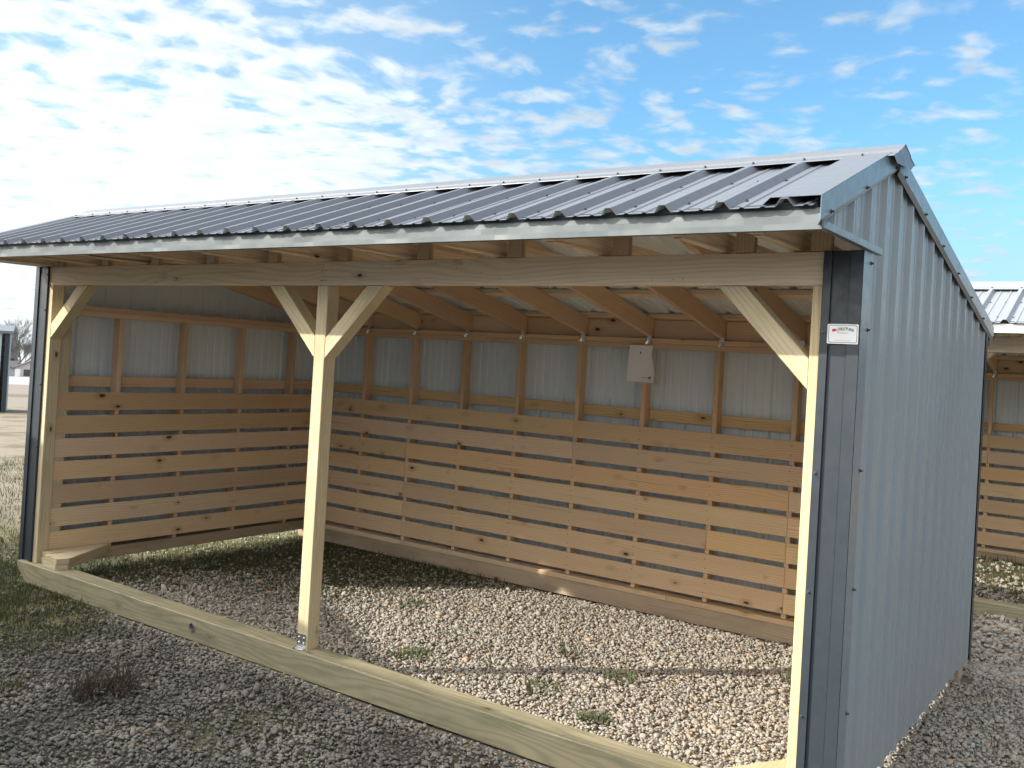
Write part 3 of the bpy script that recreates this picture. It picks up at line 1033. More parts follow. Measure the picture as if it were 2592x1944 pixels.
ground_sheet()
shed = make_shed('open-fronted run-in shed with charcoal metal roof and slatted pine walls filling the view',
                 M['roof'], (M['trim'], metal('blue_grey_trim_steel', (0.17, 0.21, 0.245), rough=0.33, spec=0.5, wav=0.15), metal('mid_grey_trim_steel', (0.20, 0.225, 0.23), rough=0.35, spec=0.5)),
                 M['fascia'], M['wall'], M['board'])

# the neighbour: the same kind of shed in white trim, standing behind to the right
shed2 = copy_tree(shed)
shed2.location = (2.35, 5.05, -0.06)
shed2['label'] = 'second run-in shed with pale roof and white trim, partly hidden behind the right rear corner'
remap = {'charcoal_roof_steel': M['roofw'], 'grey_fascia_steel': M['white'], 'mid_grey_trim_steel': M['white'], 'blue_grey_trim_steel': M['white']}
cache = {}
for ch in [x for x in bpy.data.objects if x.parent == shed2]:
    if any(m and m.name in remap for m in ch.data.materials):
        if ch.data.name not in cache:
            d = ch.data.copy()
            for i, m in enumerate(d.materials):
                if m.name in remap:
                    d.materials[i] = remap[m.name]
            cache[ch.data.name] = d
        ch.data = cache[ch.data.name]
        
# ---------------------------------------------------------------- sign on the corner
M['signw'] = plain('white_sign_plastic', (0.80, 0.82, 0.84), 0.35, 0, 0.02)
M['ink'] = plain('dark_print', (0.045, 0.06, 0.065), 0.6, 0, 0.05)
M['red'] = plain('red_print', (0.62, 0.05, 0.09), 0.6, 0, 0.05)


def text_mesh(txt, size, mat, parent, name, origin, xdir, zdir, arch=0.0, extr=0.0, sx=1.0, bold=0.0, align='CENTER'):
    cu = bpy.data.curves.new(name, 'FONT')
    cu.body = txt
    cu.size = size
    cu.align_x = align
    cu.offset = bold
    tmp = bpy.data.objects.new(name, cu)
    COL.objects.link(tmp)
    dg = bpy.context.evaluated_depsgraph_get()
    me = bpy.data.meshes.new_from_object(tmp.evaluated_get(dg))
    bpy.data.objects.remove(tmp)
    x_, z_ = np.array(xdir, float), np.array(zdir, float)
    for v in me.vertices:
        x, y = v.co.x * sx, v.co.y
        y += arch * (1 - (x / 0.035) ** 2) if arch else 0
        p = np.array(origin, float) + x_ * x + z_ * y
        v.co = p
    me.materials.clear()
    me.materials.append(mat)
    o = bpy.data.objects.new(name, me)
    COL.objects.link(o)
    o.parent = parent
    return o


def build_sign():
    root = empty('sign')
    tag(root, 'small white sign with arched lettering on the dark right corner post of the shed', 'sign')
    x0, x1, z0, z1 = 5.737, 5.860, 2.036, 2.115
    yb = -0.0155
    yf = -0.0175

    def rrect(x0, x1, z0, z1, r, y):
        pts = []
        for cx, cz, a0 in ((x1 - r, z1 - r, 0), (x0 + r, z1 - r, 90), (x0 + r, z0 + r, 180), (x1 - r, z0 + r, 270)):
            for k in range(5):
                a = math.radians(a0 + 22.5 * k)
                pts.append((cx + r * math.cos(a), y, cz + r * math.sin(a)))
        return pts
    mb = MB()
    mb.plate(rrect(x0, x1, z0, z1, 0.004, yf), (0, -1, 0), 0.0018)
    for sx_, sz_ in ((x0 + 0.004, z1 - 0.004), (x1 - 0.004, z1 - 0.004), (x0 + 0.004, z0 + 0.004), (x1 - 0.004, z0 + 0.004)):
        mb.dome((sx_, yf, sz_), (0, -1, 0), 0.0016, 0.001, 0)
    mb.build('sign_plate', M['signw'], root)
    # border as a ring
    mb = MB()
    A = rrect(x0 + 0.0045, x1 - 0.0045, z0 + 0.0045, z1 - 0.0045, 0.006, yf - 0.0003)
    B = rrect(x0 + 0.0065, x1 - 0.0065, z0 + 0.0065, z1 - 0.0065, 0.005, yf - 0.0003)
    for i in range(len(A)):
        j = (i + 1) % len(A)
        mb.face([A[i], A[j], B[j], B[i]])
    mb.build('border_line', M['ink'], root)
    cx = 5.799
    xd, zd = (1, 0, 0), (0, 0, 1)
    text_mesh('MANUFACTURED BY:', 0.0045, M['ink'], root, 'lettering', (cx, yf - 0.0004, z1 - 0.0145), xd, zd)
    text_mesh('STRUCTURES', 0.0150, M['ink'], root, 'lettering', (cx + 0.0105, yf - 0.0004, z1 - 0.0300), xd, zd, arch=0.0055, sx=0.72, bold=0.0004)
    text_mesh('PORTABLE LLC', 0.0062, M['ink'], root, 'lettering', (cx + 0.0, yf - 0.0004, z1 - 0.0370), xd, zd)
    text_mesh('WWW.STRUCTURES.COM', 0.0050, M['red'], root, 'lettering', (cx, yf - 0.0004, z0 + 0.0115), xd, zd)
    mb = MB()
    e = yf - 0.0005
    mb.face([(cx - 0.043, e, z1 - 0.031), (cx - 0.030, e, z1 - 0.0295), (cx - 0.025, e, z1 - 0.024), (cx - 0.0305, e, z1 - 0.0185), (cx - 0.0425, e, z1 - 0.0205)])
    mb.build('red_logo_flash', M['red'], root)
    text_mesh('C', 0.0100, M['ink'], root, 'lettering', (cx - 0.0265, yf - 0.0008, z1 - 0.0275), xd, zd, bold=0.0003)


build_sign()

# ---------------------------------------------------------------- paper notice on a rear stud
M['paper'] = plain('white_paper', (0.86, 0.85, 0.88), 0.85, 0, 0.03)
root = empty('paper_notice', (3.43, 2.79, 1.79))
tag(root, 'curled white paper notice hanging on a stud of the back wall', 'paper')
mb = MB()
nx, nz = 8, 12


def pap(i, j):
    u, v = i / nx, j / nz                      # v=0 top
    x = 3.310 + 0.205 * u + 0.034 * v * u - 0.016 * math.sin(v * 6.0) * u - 0.006 * v
    z = 2.078 - 0.29 * v
    y = 2.776 - 0.030 * (v ** 2) * (0.4 + 0.6 * u) - 0.006 * math.sin(u * 4 + v * 3)
    return (x, y, z)


for i in range(nx):
    for j in range(nz):
        mb.face([pap(i, j + 1), pap(i + 1, j + 1), pap(i + 1, j), pap(i, j)])
        q = [pap(i, j), pap(i + 1, j), pap(i + 1, j + 1), pap(i, j + 1)]
        mb.face([(a, b_ + 0.0006, c) for a, b_, c in q])
o = mb.build('sheet', M['paper'], root)
o.data.polygons.foreach_set('use_smooth', np.ones(len(o.data.polygons), dtype=bool))
mb = MB()


def onp(u, v, d=0.0012):
    p = pap(u * nx, v * nz)
    return (p[0], p[1] - d, p[2])


for a, b_, c, d in ((0.50, 0.56, 0.17, 0.23), (0.53, 0.545, 0.215, 0.25), (0.52, 0.76, 0.868, 0.878)):
    mb.face([onp(a, d), onp(b_, d), onp(b_, c), onp(a, c)])
ang = [2 * math.pi * k / 12 for k in range(12)]
mb.face([onp(0.83 + 0.055 * math.cos(t), 0.87 - 0.04 * math.sin(t)) for t in reversed(ang)])
mb.build('printed_marks', plain('grey_print', (0.22, 0.22, 0.23), 0.8), root)

# ---------------------------------------------------------------- gravel
RS = np.random.RandomState(7)


def ico():
    t = (1 + 5 ** 0.5) / 2
    v = np.array([(-1, t, 0), (1, t, 0), (-1, -t, 0), (1, -t, 0), (0, -1, t), (0, 1, t), (0, -1, -t), (0, 1, -t), (t, 0, -1), (t, 0, 1), (-t, 0, -1), (-t, 0, 1)], float)
    v /= np.linalg.norm(v[0])
    f = np.array([(0, 11, 5), (0, 5, 1), (0, 1, 7), (0, 7, 10), (0, 10, 11), (1, 5, 9), (5, 11, 4), (11, 10, 2), (10, 7, 6), (7, 1, 8), (3, 9, 4), (3, 4, 2), (3, 2, 6), (3, 6, 8), (3, 8, 9), (4, 9, 5), (2, 4, 11), (6, 2, 10), (8, 6, 7), (9, 8, 1)])
    return v, f


def visible(x, y, margin=0.12):
    """inside the camera's picture (ground level), with some margin"""
    d = np.stack([x - CAM[0], y - CAM[1], np.full_like(x, -CAM[2])], 1)
    a, b_, c = d @ X, d @ Y, d @ FW
    u = a / np.maximum(c, 1e-3) * 2374.12 + 1345.55
    v = -b_ / np.maximum(c, 1e-3) * 2374.12 + 900
    m = margin * 2592
    return (c > 0.2) & (u > -m) & (u < 2592 + m) & (v < 1944 + m * 1.4)


def scatter_stones(name, n, box, size, dens, seed):
    rs = np.random.RandomState(seed)
    x = rs.uniform(box[0], box[1], n)
    y = rs.uniform(box[2], box[3], n)
    k = visible(x, y) & (rs.rand(n) < dens(x, y))
    # nothing inside the skids
    k &= ~((y > -0.075) & (y < 0.125) & (x > -0.4) & (x < 5.9)) & ~((y > 2.75) & (y < 2.94) & (x > -0.4) & (x < 5.9))
    k &= ~((y > 4.95) & (y < 5.20) & (x > 1.9)) & ~((y > 7.80) & (y < 8.0) & (x > 1.9))
    x, y = x[k], y[k]
    n = len(x)
    bv, bf = ico()
    nvar = 10
    var = []
    for q in range(nvar):
        r = np.random.RandomState(100 + q)
        d = bv * (1 + 0.30 * r.randn(12, 1) * 0.6)
        # chop with random planes for an angular crushed-stone look
        for _ in range(4):
            nn = r.randn(3)
            nn /= np.linalg.norm(nn)
            h = d @ nn
            over = np.maximum(0, h - r.uniform(0.45, 0.75))
            d = d - over[:, None] * nn
        var.append(d)
    var = np.array(var)
    sz = size * np.exp(rs.randn(n) * 0.26) * np.where(rs.rand(n) < 0.07, 1.75, 1.0)
    sc = np.stack([sz * rs.uniform(0.8, 1.45, n), sz * rs.uniform(0.65, 1.1, n), sz * rs.uniform(0.35, 0.75, n)], 1)
    V = var[rs.randint(0, nvar, n)] * sc[:, None, :]
    # random rotations: yaw + tilt
    ya, ti, ta = rs.uniform(0, 6.283, n), rs.randn(n) * 0.45, rs.uniform(0, 6.283, n)
    cy_, sy_ = np.cos(ya), np.sin(ya)
    Rz = np.zeros((n, 3, 3))
    Rz[:, 0, 0] = cy_
    Rz[:, 0, 1] = -sy_
    Rz[:, 1, 0] = sy_
    Rz[:, 1, 1] = cy_
    Rz[:, 2, 2] = 1
    ct, st = np.cos(ti), np.sin(ti)
    Rx = np.zeros((n, 3, 3))
    Rx[:, 0, 0] = 1
    Rx[:, 1, 1] = ct
    Rx[:, 1, 2] = -st
    Rx[:, 2, 1] = st
    Rx[:, 2, 2] = ct
    Rm = np.einsum('nij,njk->nik', Rx, Rz)
    V = np.einsum('nij,nkj->nki', Rm, V)
    z = ground_z(x, y) + small_relief(x, y) + rs.uniform(-0.010, 0.008, n)
    V[:, :, 0] += x[:, None]
    V[:, :, 1] += y[:, None]
    V[:, :, 2] += z[:, None]
    V = V.reshape(-1, 3)
    F = (bf[None] + (np.arange(n) * 12)[:, None, None]).reshape(-1, 3)
    me = bpy.data.meshes.new(name)
    me.vertices.add(len(V))
    me.vertices.foreach_set('co', V.astype(np.float32).ravel())
    me.loops.add(F.size)
    me.loops.foreach_set('vertex_index', F.astype(np.int32).ravel())
    me.polygons.add(len(F))
    me.polygons.foreach_set('loop_start', (np.arange(len(F)) * 3).astype(np.int32))
    me.update(calc_edges=True)
    a = me.attributes.new('rnd', 'FLOAT', 'POINT')
    a.data.foreach_set('value', np.repeat(rs.rand(n), 12).astype(np.float32))
    o = bpy.data.objects.new(name, me)
    COL.objects.link(o)
    o['kind'] = 'stuff'
    print(name, n)
    return o


def stone_mat():
    m, g, b = newmat('crushed_stone')
    at = g.node('ShaderNodeAttribute', attribute_name='rnd').outputs['Fac']
    w = g.node('ShaderNodeTexWhiteNoise', noise_dimensions='1D')
    g.put(w.inputs['W'], g.math('MULTIPLY', at, 91.0))
    w1, w2, w3 = g.sep(w.outputs['Color'])
    c = g.mix(w1, (0.28, 0.262, 0.235), (0.43, 0.405, 0.36))
    c = g.mix(g.ramp(w2, 0.72, 1.0), c, (0.42, 0.31, 0.21))
    c = g.mix(g.ramp(w3, 0.80, 1.0, 0, 0.8), c, (0.16, 0.155, 0.15))
    P = g.node('ShaderNodeTexCoord').outputs['Object']
    n = g.noise(P, 160.0, 3, 0.6)
    c = g.mix(g.ramp(n, 0.4, 0.75, 0, 0.45), c, (0.20, 0.17, 0.14))
    # lane side darkened: foreground shade painted into the stones, with patchy soil film
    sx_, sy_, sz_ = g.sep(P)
    shade_mud = g.math('MULTIPLY', g.ramp(sy_, 0.05, -0.25), g.ramp(g.noise(P, 2.2, 4, 0.6), 0.30, 0.60, 0.45, 0.85))
    c = g.mix(shade_mud, c, (0.095, 0.095, 0.09))
    g.put(b.inputs['Base Color'], c)
    b.inputs['Roughness'].default_value = 0.9
    b.inputs['Specular IOR Level'].default_value = 0.2
    return m


M['stone'] = stone_mat()


def dens_near(x, y):
    gz = grassy(x, y)
    patch = 0.5 + 0.5 * np.sin(2.7 * x + 1.1 * y) * np.sin(2.3 * y - x)
    return np.clip(1.0 - 0.93 * gz, 0.05, 1) * np.where(y < 0, 0.45 + 0.45 * patch, 0.8 + 0.2 * patch)


st = scatter_stones('gravel', 255000, (-1.5, 8.0, -2.3, 3.4), 0.0100, dens_near, 11)
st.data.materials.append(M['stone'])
tag(st, 'crushed grey gravel covering the ground inside and in front of the shed', 'gravel', kind='stuff')
st2 = scatter_stones('gravel', 75000, (3.5, 11.5, 3.0, 12.0), 0.017, lambda x, y: np.clip(1.0 - 0.8 * grassy(x, y), 0.08, 1), 12)
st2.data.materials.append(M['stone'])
tag(st2, 'loose gravel on the ground between the two run-in sheds', 'gravel', kind='stuff')

# ---------------------------------------------------------------- grass


def leaf_mat(name, c0, c1, c2, tr=0.35):
    m, g, b = newmat(name)
    at = g.node('ShaderNodeAttribute', attribute_name='rnd').outputs['Fac']
    w = g.node('ShaderNodeTexWhiteNoise', noise_dimensions='1D')
    g.put(w.inputs['W'], g.math('MULTIPLY', at, 91.0))
    w1, w2, w3 = g.sep(w.outputs['Color'])
    c = g.mix(w1, c0, c1)
    c = g.mix(g.ramp(w2, 0.7, 0.9), c, c2)
    g.put(b.inputs['Base Color'], c)
    b.inputs['Roughness'].default_value = 0.7
    b.inputs['Specular IOR Level'].default_value = 0.2
    o = [n for n in g.n if n.type == 'OUTPUT_MATERIAL'][0]
    t = g.node('ShaderNodeBsdfTranslucent')
    g.put(t.inputs[0], c)
    mx = g.node('ShaderNodeMixShader')
    mx.inputs[0].default_value = tr
    g.l.new(b.outputs[0], mx.inputs[1])
    g.l.new(t.outputs[0], mx.inputs[2])
    g.l.new(mx.outputs[0], o.inputs[0])
    return m


M['grass'] = leaf_mat('short_grass', (0.038, 0.055, 0.024), (0.075, 0.09, 0.038), (0.19, 0.165, 0.10))
M['dry'] = leaf_mat('dry_grass', (0.060, 0.050, 0.036), (0.105, 0.088, 0.062), (0.05, 0.042, 0.032))
M['straw'] = leaf_mat('dry_straw', (0.30, 0.25, 0.17), (0.40, 0.34, 0.24), (0.20, 0.15, 0.10))
M['weed'] = leaf_mat('weed_leaf', (0.085, 0.115, 0.050), (0.12, 0.155, 0.07), (0.17, 0.16, 0.10))


def blades(name, x, y, h, w, mat, seed, lean=0.5):
    rs = np.random.RandomState(seed)
    n = len(x)
    z = ground_z(x, y) + small_relief(x, y) - 0.012
    a = rs.uniform(0, 6.283, n)
    hh = h * np.exp(rs.randn(n) * 0.35)
    ww = w * rs.uniform(0.6, 1.3, n)
    la = rs.uniform(0, 6.283, n)
    ll = hh * lean * rs.uniform(0.1, 1.3, n)
    dx_, dy_ = np.cos(a) * ww, np.sin(a) * ww
    lx, ly = np.cos(la) * ll, np.sin(la) * ll
    P0 = np.stack([x - dx_, y - dy_, z], 1)
    P1 = np.stack([x + dx_, y + dy_, z], 1)
    P2 = np.stack([x + dx_ * 0.7 + lx * 0.35, y + dy_ * 0.7 + ly * 0.35, z + hh * 0.6], 1)
    P3 = np.stack([x - dx_ * 0.7 + lx * 0.35, y - dy_ * 0.7 + ly * 0.35, z + hh * 0.6], 1)
    P4 = np.stack([x + lx, y + ly, z + hh * 0.92], 1)
    V = np.stack([P0, P1, P2, P3, P4], 1).reshape(-1, 3)
    i = np.arange(n)[:, None] * 5
    Q = np.concatenate([i + 0, i + 1, i + 2, i + 3], 1)
    T = np.concatenate([i + 3, i + 2, i + 4], 1)
    me = bpy.data.meshes.new(name)
    me.vertices.add(len(V))
    me.vertices.foreach_set('co', V.astype(np.float32).ravel())
    li = np.concatenate([Q.ravel(), T.ravel()])
    me.loops.add(len(li))
    me.loops.foreach_set('vertex_index', li.astype(np.int32))
    me.polygons.add(2 * n)
    ls = np.concatenate([np.arange(n) * 4, 4 * n + np.arange(n) * 3])
    me.polygons.foreach_set('loop_start', ls.astype(np.int32))
    me.update(calc_edges=True)
    at = me.attributes.new('rnd', 'FLOAT', 'POINT')
    at.data.foreach_set('value', np.repeat(rs.rand(n), 5).astype(np.float32))
    me.materials.append(mat)
    o = bpy.data.objects.new(name, me)
    COL.objects.link(o)
    return o


def grass_field(n, box, h, seed, dens, label, w=0.0016):
    rs = np.random.RandomState(seed)
    x = rs.uniform(box[0], box[1], n)
    y = rs.uniform(box[2], box[3], n)
    # clumping
    cl = 0.5 + 0.5 * np.sin(9.1 * x + 3 * np.sin(4 * y)) * np.sin(8.3 * y + 2 * np.sin(5 * x))
    k = visible(x, y) & (rs.rand(n) < dens(x, y) * (0.35 + 0.65 * cl))
    k &= ~((y > -0.055) & (y < 0.105) & (x > -0.38) & (x < 5.9)) & ~((y > 2.77) & (y < 2.92) & (x > -0.4) & (x < 5.9))
    x, y = x[k], y[k]
    o = blades('grass', x, y, h, w, M['grass'], seed)
    tag(o, label, 'grass', kind='stuff')
    print('grass', len(x))
    return o


grass_field(85000, (-2.5, 1.8, -1.6, 0.2), 0.030, 21, lambda x, y: grassy(x, y) ** 1.5, 'short green grass growing around the left front corner of the shed', 0.0022)
grass_field(60000, (-0.4, 4.0, 0.1, 2.8), 0.036, 22, lambda x, y: np.maximum(grassy(x, y) ** 1.5, 0.03), 'shaded grass on the floor at the left rear inside the shed', 0.0022)
grass_field(70000, (-9, -0.35, 0.0, 6.0), 0.045, 23, lambda x, y: 0.40 + 0.5 * (np.hypot(x + 0.4, y - 0.5) < 1.6), 'sparse sunlit grass on the yard left of the shed', 0.0035)
grass_field(50000, (3.0, 11.0, 4.4, 12.0), 0.055, 24, lambda x, y: grassy(x, y), 'grass around and inside the second shed', 0.0035)
grass_field(16000, (0.8, 7.0, -2.0, 0.0), 0.034, 25, lambda x, y: np.where(grassy(x, y) > 0.4, 0.8, 0.02), 'thin grass patches in the gravel in front of the beam', 0.0018)
grass_field(9000, (5.9, 8.5, -0.5, 4.5), 0.045, 26, lambda x, y: np.where(np.sin(2.4 * x + 3) * np.sin(1.9 * y + 1) > 0.2, 0.8, 0.03), 'thin grass in the gravel beside the right wall', 0.0022)


def weed(x, y, r, n, seed, label, mat='weed', h=0.05, name='weed', cat='weed', group='weeds in the gravel', w=0.005):
    rs = np.random.RandomState(seed)
    a = rs.uniform(0, 6.283, n)
    rr = r * np.sqrt(rs.rand(n))
    o = blades(name, x + np.cos(a) * rr, y + np.sin(a) * rr, h, w, M[mat], seed, 1.1)
    tag(o, label, cat, group)
    return o


weed(2.30, -0.93, 0.16, 380, 31, 'brown dry grass tuft standing in the shaded gravel in front of the beam', 'dry', 0.13, 'dry_grass_tuft', 'grass tuft', w=0.0022)
rs = np.random.RandomState(77)
sx_ = rs.uniform(-0.5, 7.5, 9000)
sy_ = rs.uniform(-2.2, 3.0, 9000)
k_ = visible(sx_, sy_) & ~((sy_ > -0.09) & (sy_ < 0.14)) & ~((sy_ > 2.72) & (sy_ < 2.95)) & (rs.rand(9000) < np.where(sy_ < 0, 0.7, 0.18))
o = blades('dry_straw', sx_[k_], sy_[k_], 0.016, 0.0011, M['straw'], 78, 2.6)
tag(o, 'bits of dry straw and litter lying among the stones', 'straw', kind='stuff')
weed(1.85, -1.25, 0.12, 160, 36, 'low dark green clump left of the brown dry tuft', 'grass', 0.06, 'grass_clump', 'grass tuft', w=0.003)
weed(3.02, 0.70, 0.12, 130, 32, 'green weed in the beam shadow edge just right of the centre post', 'weed', 0.05)
weed(3.95, 0.80, 0.12, 110, 33, 'pale green weed in the sunlit gravel nearest the beam at middle', 'weed', 0.045)
weed(4.42, 0.58, 0.08, 110, 34, 'bright green leafy weed nearest the right end of the beam', 'weed', 0.045, w=0.007)
weed(4.20, 1.25, 0.10, 70, 35, 'small green weed on the thin post shadow across the gravel', 'weed', 0.05)
weed(5.05, 2.05, 0.10, 80, 37, 'green weed near the back skid at the right post', 'weed', 0.06)
weed(2.2, 1.6, 0.10, 70, 38, 'small weed where the shade of the left wall meets the gravel', 'weed', 0.05)
weed(3.75, 1.40, 0.07, 50, 39, 'thin upright grass tuft in the middle of the sunlit gravel', 'grass', 0.09, w=0.0025)

# ---------------------------------------------------------------- far left: utility shed, house, trees


def at_px(u, s):
    """ground point at horizontal distance s below picture column u (left edge of the view)"""
    a = (u - 1345.55) / 2374.12
    d = FW + RT * a * math.cos(ROLL)
    # correct for roll: the column is read near the horizon
    v = (842.0 - 900.0) / 2374.12
    d = FW + RT * (a * math.cos(ROLL) + v * math.sin(ROLL))
    d = d[:2] / np.linalg.norm(d[:2])
    p = CAM[:2] + d * s
    return np.array([p[0], p[1], float(ground_z(p[0], p[1]))])


# grey utility shed at the frame edge
pr = at_px(24, 38.0)
pl_ = at_px(-150, 38.1)
ax = (pl_ - pr)
ax[2] = 0
W_ = np.linalg.norm(ax)
ax /= W_
ay = np.array([ax[1], -ax[0], 0])
if ay @ np.array([SDIR[0], SDIR[1], 0]) < 0:
    ay = -ay
root = empty('utility_shed', tuple(pr))
tag(root, 'grey metal utility shed with dark corner trim at the far left edge beyond the yard', 'shed')
H = 2.85


def L2(a, b_, z):
    p = pr + ax * a + ay * b_
    return (p[0], p[1], pr[2] + z)


m1 = metal('blue_grey_wall_steel', (0.42, 0.47, 0.52), wav=0.1)
mb = MB()
D_ = 3.0
for q, n in (([(0.22, 0), (W_, 0)], -ay), ([(W_, 0), (W_, D_)], ax), ([(0, D_), (W_, D_)], ay), ([(0, 0.22), (0, D_)], -ax)):
    (a0, b0), (a1, b1) = q
    Ls = math.hypot(a1 - a0, b1 - b0)
    mb.sheet(ribs(0, Ls, 0.1, 0.23), lambda u: L2(a0 + (a1 - a0) * u / Ls, b0 + (b1 - b0) * u / Ls, -0.3), lambda u: L2(a0 + (a1 - a0) * u / Ls, b0 + (b1 - b0) * u / Ls, H), n, mi2=0)
mb.build('wall_panel', m1, root)
mb = MB()
mb.plate([L2(0, -0.03, -0.3), L2(0.12, -0.03, -0.3), L2(0.12, -0.03, H), L2(0, -0.03, H)], -ay, 0.02)
mb.plate([L2(-0.03, -0.03, -0.3), L2(-0.03, 0.23, -0.3), L2(-0.03, 0.23, H), L2(-0.03, -0.03, H)], -ax, 0.02)
mb.build('corner_trim', M['trim'], root)
mb = MB()
mb.plate([L2(-0.12, -0.15, H + 0.02), L2(W_ + 0.1, -0.15, H + 0.02), L2(W_ + 0.1, D_ + 0.1, H + 0.25), L2(-0.12, D_ + 0.1, H + 0.25)], (0, 0, 1), 0.09)
mb.build('roof', M['roof'], root)

# house far away
hp = at_px(48, 280.0)
hx = np.array([SDIR[1], -SDIR[0], 0.0])        # to the right in the picture
hy = np.array([SDIR[0], SDIR[1], 0.0])         # away
hx = np.array([0.438, 0.899, 0.0])


def H3(a, b_, z):
    p = hp + hx * a + hy * b_
    return (p[0], p[1], hp[2] + z)


root = empty('house', tuple(hp))
tag(root, 'far low house with dark roof and white garage door beyond the field', 'house')
mwall = plain('pale_siding', (0.42, 0.44, 0.47), 0.8)
mroof = plain('dark_shingle', (0.09, 0.09, 0.10), 0.9, 0, 0.3, 2)
mtan = plain('tan_siding', (0.45, 0.42, 0.38), 0.8)
mb = MB()
mb.plate([H3(-14, 0, -1), H3(0, 0, -1), H3(0, 0, 2.5), H3(-14, 0, 2.5)], -hy, 7.0)
mb.build('wall', mwall, root)
mb = MB()
mb.plate([H3(-14.5, -0.5, 2.45), H3(0.2, -0.5, 2.45), H3(0.2, 3.6, 4.0), H3(-14.5, 3.6, 4.0)], (0, 0, 1), 0.2)
mb.plate([H3(-14.5, 3.6, 4.0), H3(0.2, 3.6, 4.0), H3(0.2, 7.4, 2.45), H3(-14.5, 7.4, 2.45)], (0, 0, 1), 0.2)
mb.build('roof', mroof, root)
mb = MB()
mb.plate([H3(-0.3, -2, -1), H3(9.3, -2, -1), H3(9.3, -2, 2.5), H3(4.5, -2, 4.7), H3(-0.3, -2, 2.5)], -hy, 8.0)
mb.build('garage_wing', mtan, root)
mb = MB()
mb.plate([H3(-1.0, -2.5, 2.3), H3(4.5, -2.5, 4.95), H3(4.5, 6.4, 4.95), H3(-1.0, 6.4, 2.3)], (-0.5 * hx[0], -0.5 * hx[1], 1), 0.2)
mb.plate([H3(10.0, -2.5, 2.3), H3(4.5, -2.5, 4.95), H3(4.5, 6.4, 4.95), H3(10.0, 6.4, 2.3)], (0.5 * hx[0], 0.5 * hx[1], 1), 0.2)
mb.build('roof', mroof, root)
mb = MB()
mb.plate([H3(-0.4, -2.04, -0.3), H3(0.85, -2.04, -0.3), H3(0.85, -2.04, 2.1), H3(-0.4, -2.04, 2.1)], -hy, 0.03)
mb.build('door', M['white'], root)
mb = MB()
mb.plate([H3(1.6, -2.04, 0.3), H3(3.4, -2.04, 0.3), H3(3.4, -2.04, 2.0), H3(1.6, -2.04, 2.0)], -hy, 0.03)
mb.build('window', plain('dark_window', (0.04, 0.045, 0.05), 0.2), root)


# bare trees
def bare_tree(base, height, seed, label, spread=1.0, rk=1.0):
    rs = random.Random(seed)
    root = empty('bare_tree', tuple(base))
    tag(root, label, 'tree', None)
    tr, cr = MB(), MB()

    def grow(p, d, L, r, lev):
        k = 4
        pts = [p]
        for i in range(k):
            d = d + np.array([rs.uniform(-1, 1), rs.uniform(-1, 1), rs.uniform(-0.3, 0.7)]) * 0.16
            d /= np.linalg.norm(d)
            p = p + d * L / k
            pts.append(p)
        rad = [r * (1 - 0.45 * i / k) for i in range(k + 1)]
        (tr if lev < 2 else cr).tube(pts, rad, 6 if lev < 2 else 3)
        if lev >= 6:
            return
        n = (5, 4, 4, 3, 3, 3)[lev]
        for i in range(n):
            t = rs.uniform(0.35, 1.0) if lev else rs.uniform(0.5, 1.0)
            q = pts[min(k, max(1, int(round(t * k))))]
            a = rs.uniform(0, 6.283)
            sp = rs.uniform(0.35, 0.95) * spread
            nd = d + np.array([math.cos(a) * sp, math.sin(a) * sp, rs.uniform(-0.1, 0.4)])
            nd /= np.linalg.norm(nd)
            grow(q, nd, L * rs.uniform(0.55, 0.80), max(r * 0.55, 0.012 * rk), lev + 1)
        grow(pts[-1], d, L * 0.72, max(r * 0.58, 0.012 * rk), lev + 1)
    grow(np.array([0, 0, -0.3]), np.array([0, 0, 1.0]), height * 0.27, height * 0.020, 0)
    bark = plain('grey_bark', (0.24, 0.23, 0.22), 0.9, 0, 0.2, 3)
    a = tr.build('trunk', bark)
    b_ = cr.build('crown', bark)
    for o in (a, b_):
        o.parent = root
    root.location = tuple(base)
    return root


bare_tree(at_px(54, 300.0), 20.5, 8, 'large bare leafless tree behind the far house', rk=1.6)
bare_tree(at_px(-12, 290.0), 17.5, 14, 'bare tree partly cut by the left picture edge behind the utility shed roof', rk=1.6)
# dark evergreen bush between them
bp_ = at_px(28, 310.0)
rs = np.random.RandomState(5)
n = 5000
u_, v_ = rs.uniform(0, 6.283, n), rs.uniform(-0.2, 1, n)
rr = 0.75 + 0.3 * np.sin(3 * u_ + 2) * np.cos(4 * v_) + 0.12 * rs.randn(n)
cx_, cy_, cz_ = np.cos(u_) * np.sqrt(1 - np.clip(v_, 0, 1) ** 2) * rr * 4.5, np.sin(u_) * np.sqrt(1 - np.clip(v_, 0, 1) ** 2) * rr * 3, v_ * rr * 5.2 + 0.5
mb = MB()
for i in range(n):
    c0 = np.array([bp_[0] + cx_[i] * hx[0] + cy_[i] * hy[0], bp_[1] + cx_[i] * hx[1] + cy_[i] * hy[1], bp_[2] + cz_[i]])
    t1, t2 = rs.randn(3) * 0.22, rs.randn(3) * 0.22
    mb.face([c0, c0 + t1, c0 + t2], None, rs.rand())
root = empty('evergreen_bush', tuple(bp_))
tag(root, 'dark evergreen bush behind the far house', 'bush')
o = mb.build('crown', leaf_mat('evergreen_leaf', (0.03, 0.045, 0.025), (0.05, 0.07, 0.035), (0.06, 0.07, 0.04)), root)
mb = MB()
mb.tube([(bp_[0], bp_[1], bp_[2] - 0.5), (bp_[0] + 0.1, bp_[1], bp_[2] + 1.5), (bp_[0], bp_[1], bp_[2] + 3.5)], [0.3, 0.22, 0.1])
mb.build('trunk', plain('dark_bark', (0.08, 0.06, 0.05), 0.9), root)

# ---------------------------------------------------------------- unseen sheds across the lane, their design invented to shade the foreground


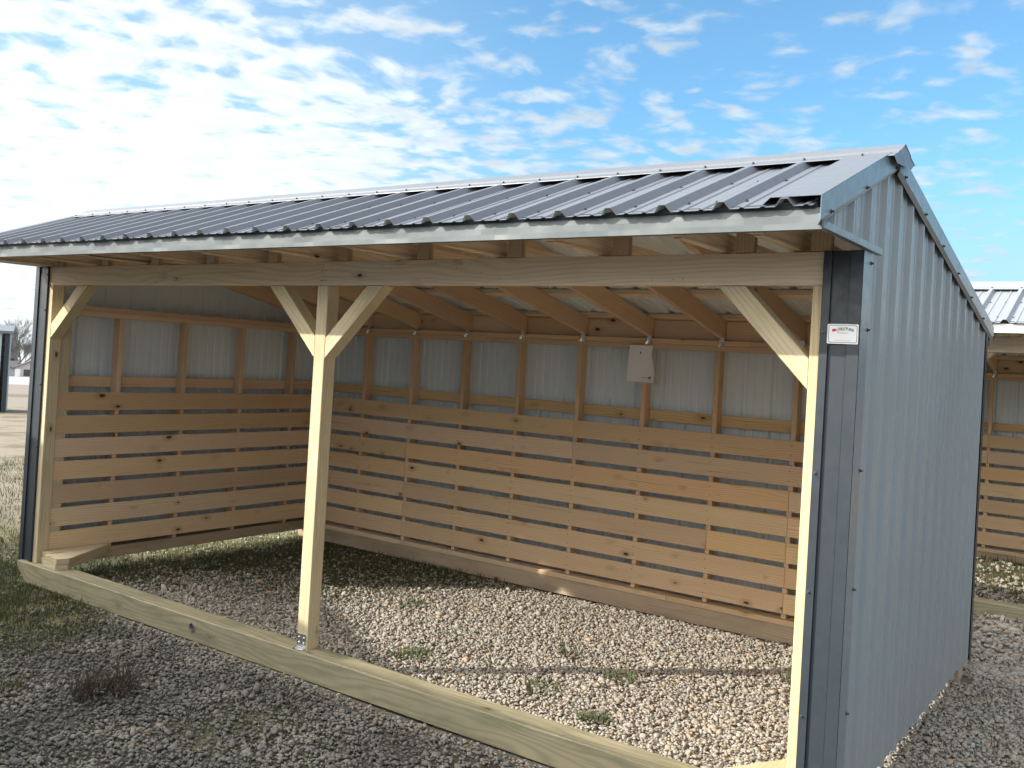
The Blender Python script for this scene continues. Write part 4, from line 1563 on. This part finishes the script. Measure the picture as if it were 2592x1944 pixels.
def unseen_barn(x0, x1, y0, y1, zl, zr_, name, label, peak=None, wallc=(0.34, 0.22, 0.15)):
    root = empty(name, (x0, y1, 0))
    tag(root, label, 'shed')
    wm = plain(name + '_siding', wallc, 0.75)
    tp = [(x0, zl)] + ([peak] if peak else []) + [(x1, zr_)]
    mb = MB()
    mb.plate([(x0, y1, 0.1), (x1, y1, 0.1)] + [(x, y1, z) for x, z in reversed(tp)], (0, 1, 0), abs(y1 - y0))
    for k in range(int((x1 - x0) / 0.4)):
        xx = x0 + 0.2 + 0.4 * k
        zt_ = np.interp(xx, [p[0] for p in tp], [p[1] for p in tp])
        mb.box((xx - 0.02, y1, 0.12), (xx + 0.02, y1 + 0.018, zt_ - 0.02))
    mb.build('wall', wm, root)
    mb = MB()
    for (xa, za), (xb, zb_) in zip(tp[:-1], tp[1:]):
        mb.plate([(xa, y0 - 0.1, za + 0.06), (xb, y0 - 0.1, zb_ + 0.06), (xb, y1 + 0.05, zb_ + 0.06), (xa, y1 + 0.05, za + 0.06)], (-(zb_ - za), 0, xb - xa), 0.058)
    mb.build('roof', M['roof'], root)
    mb = MB()
    for y in (y0 + 0.4, y1 - 0.4):
        mb.box((x0 + 0.1, y - 0.07, 0.0), (x1 - 0.1, y + 0.07, 0.098))
    mb.build('skid', M['sill'], root)
    mb = MB()
    xm = (x0 + x1) / 2
    mb.plate([(xm - 0.8, y1 + 0.035, 0.15), (xm + 0.8, y1 + 0.035, 0.15), (xm + 0.8, y1 + 0.035, 2.0), (xm - 0.8, y1 + 0.035, 2.0)], (0, 1, 0), 0.015)
    mb.build('door', M['white'], root)
    return root


unseen_barn(-8.0, -1.0, -7.5, -4.0, 2.6, 3.06, 'unseen_gable_barn', 'unseen brown gabled barn across the lane, shaped to shade the foreground', peak=(-4.6, 3.98))
unseen_barn(-0.99, 3.5, -6.5, -4.0, 2.96, 2.96, 'unseen_flat_shed', 'unseen grey flat-roofed shed across the lane, shaped to shade the foreground', wallc=(0.40, 0.40, 0.38))
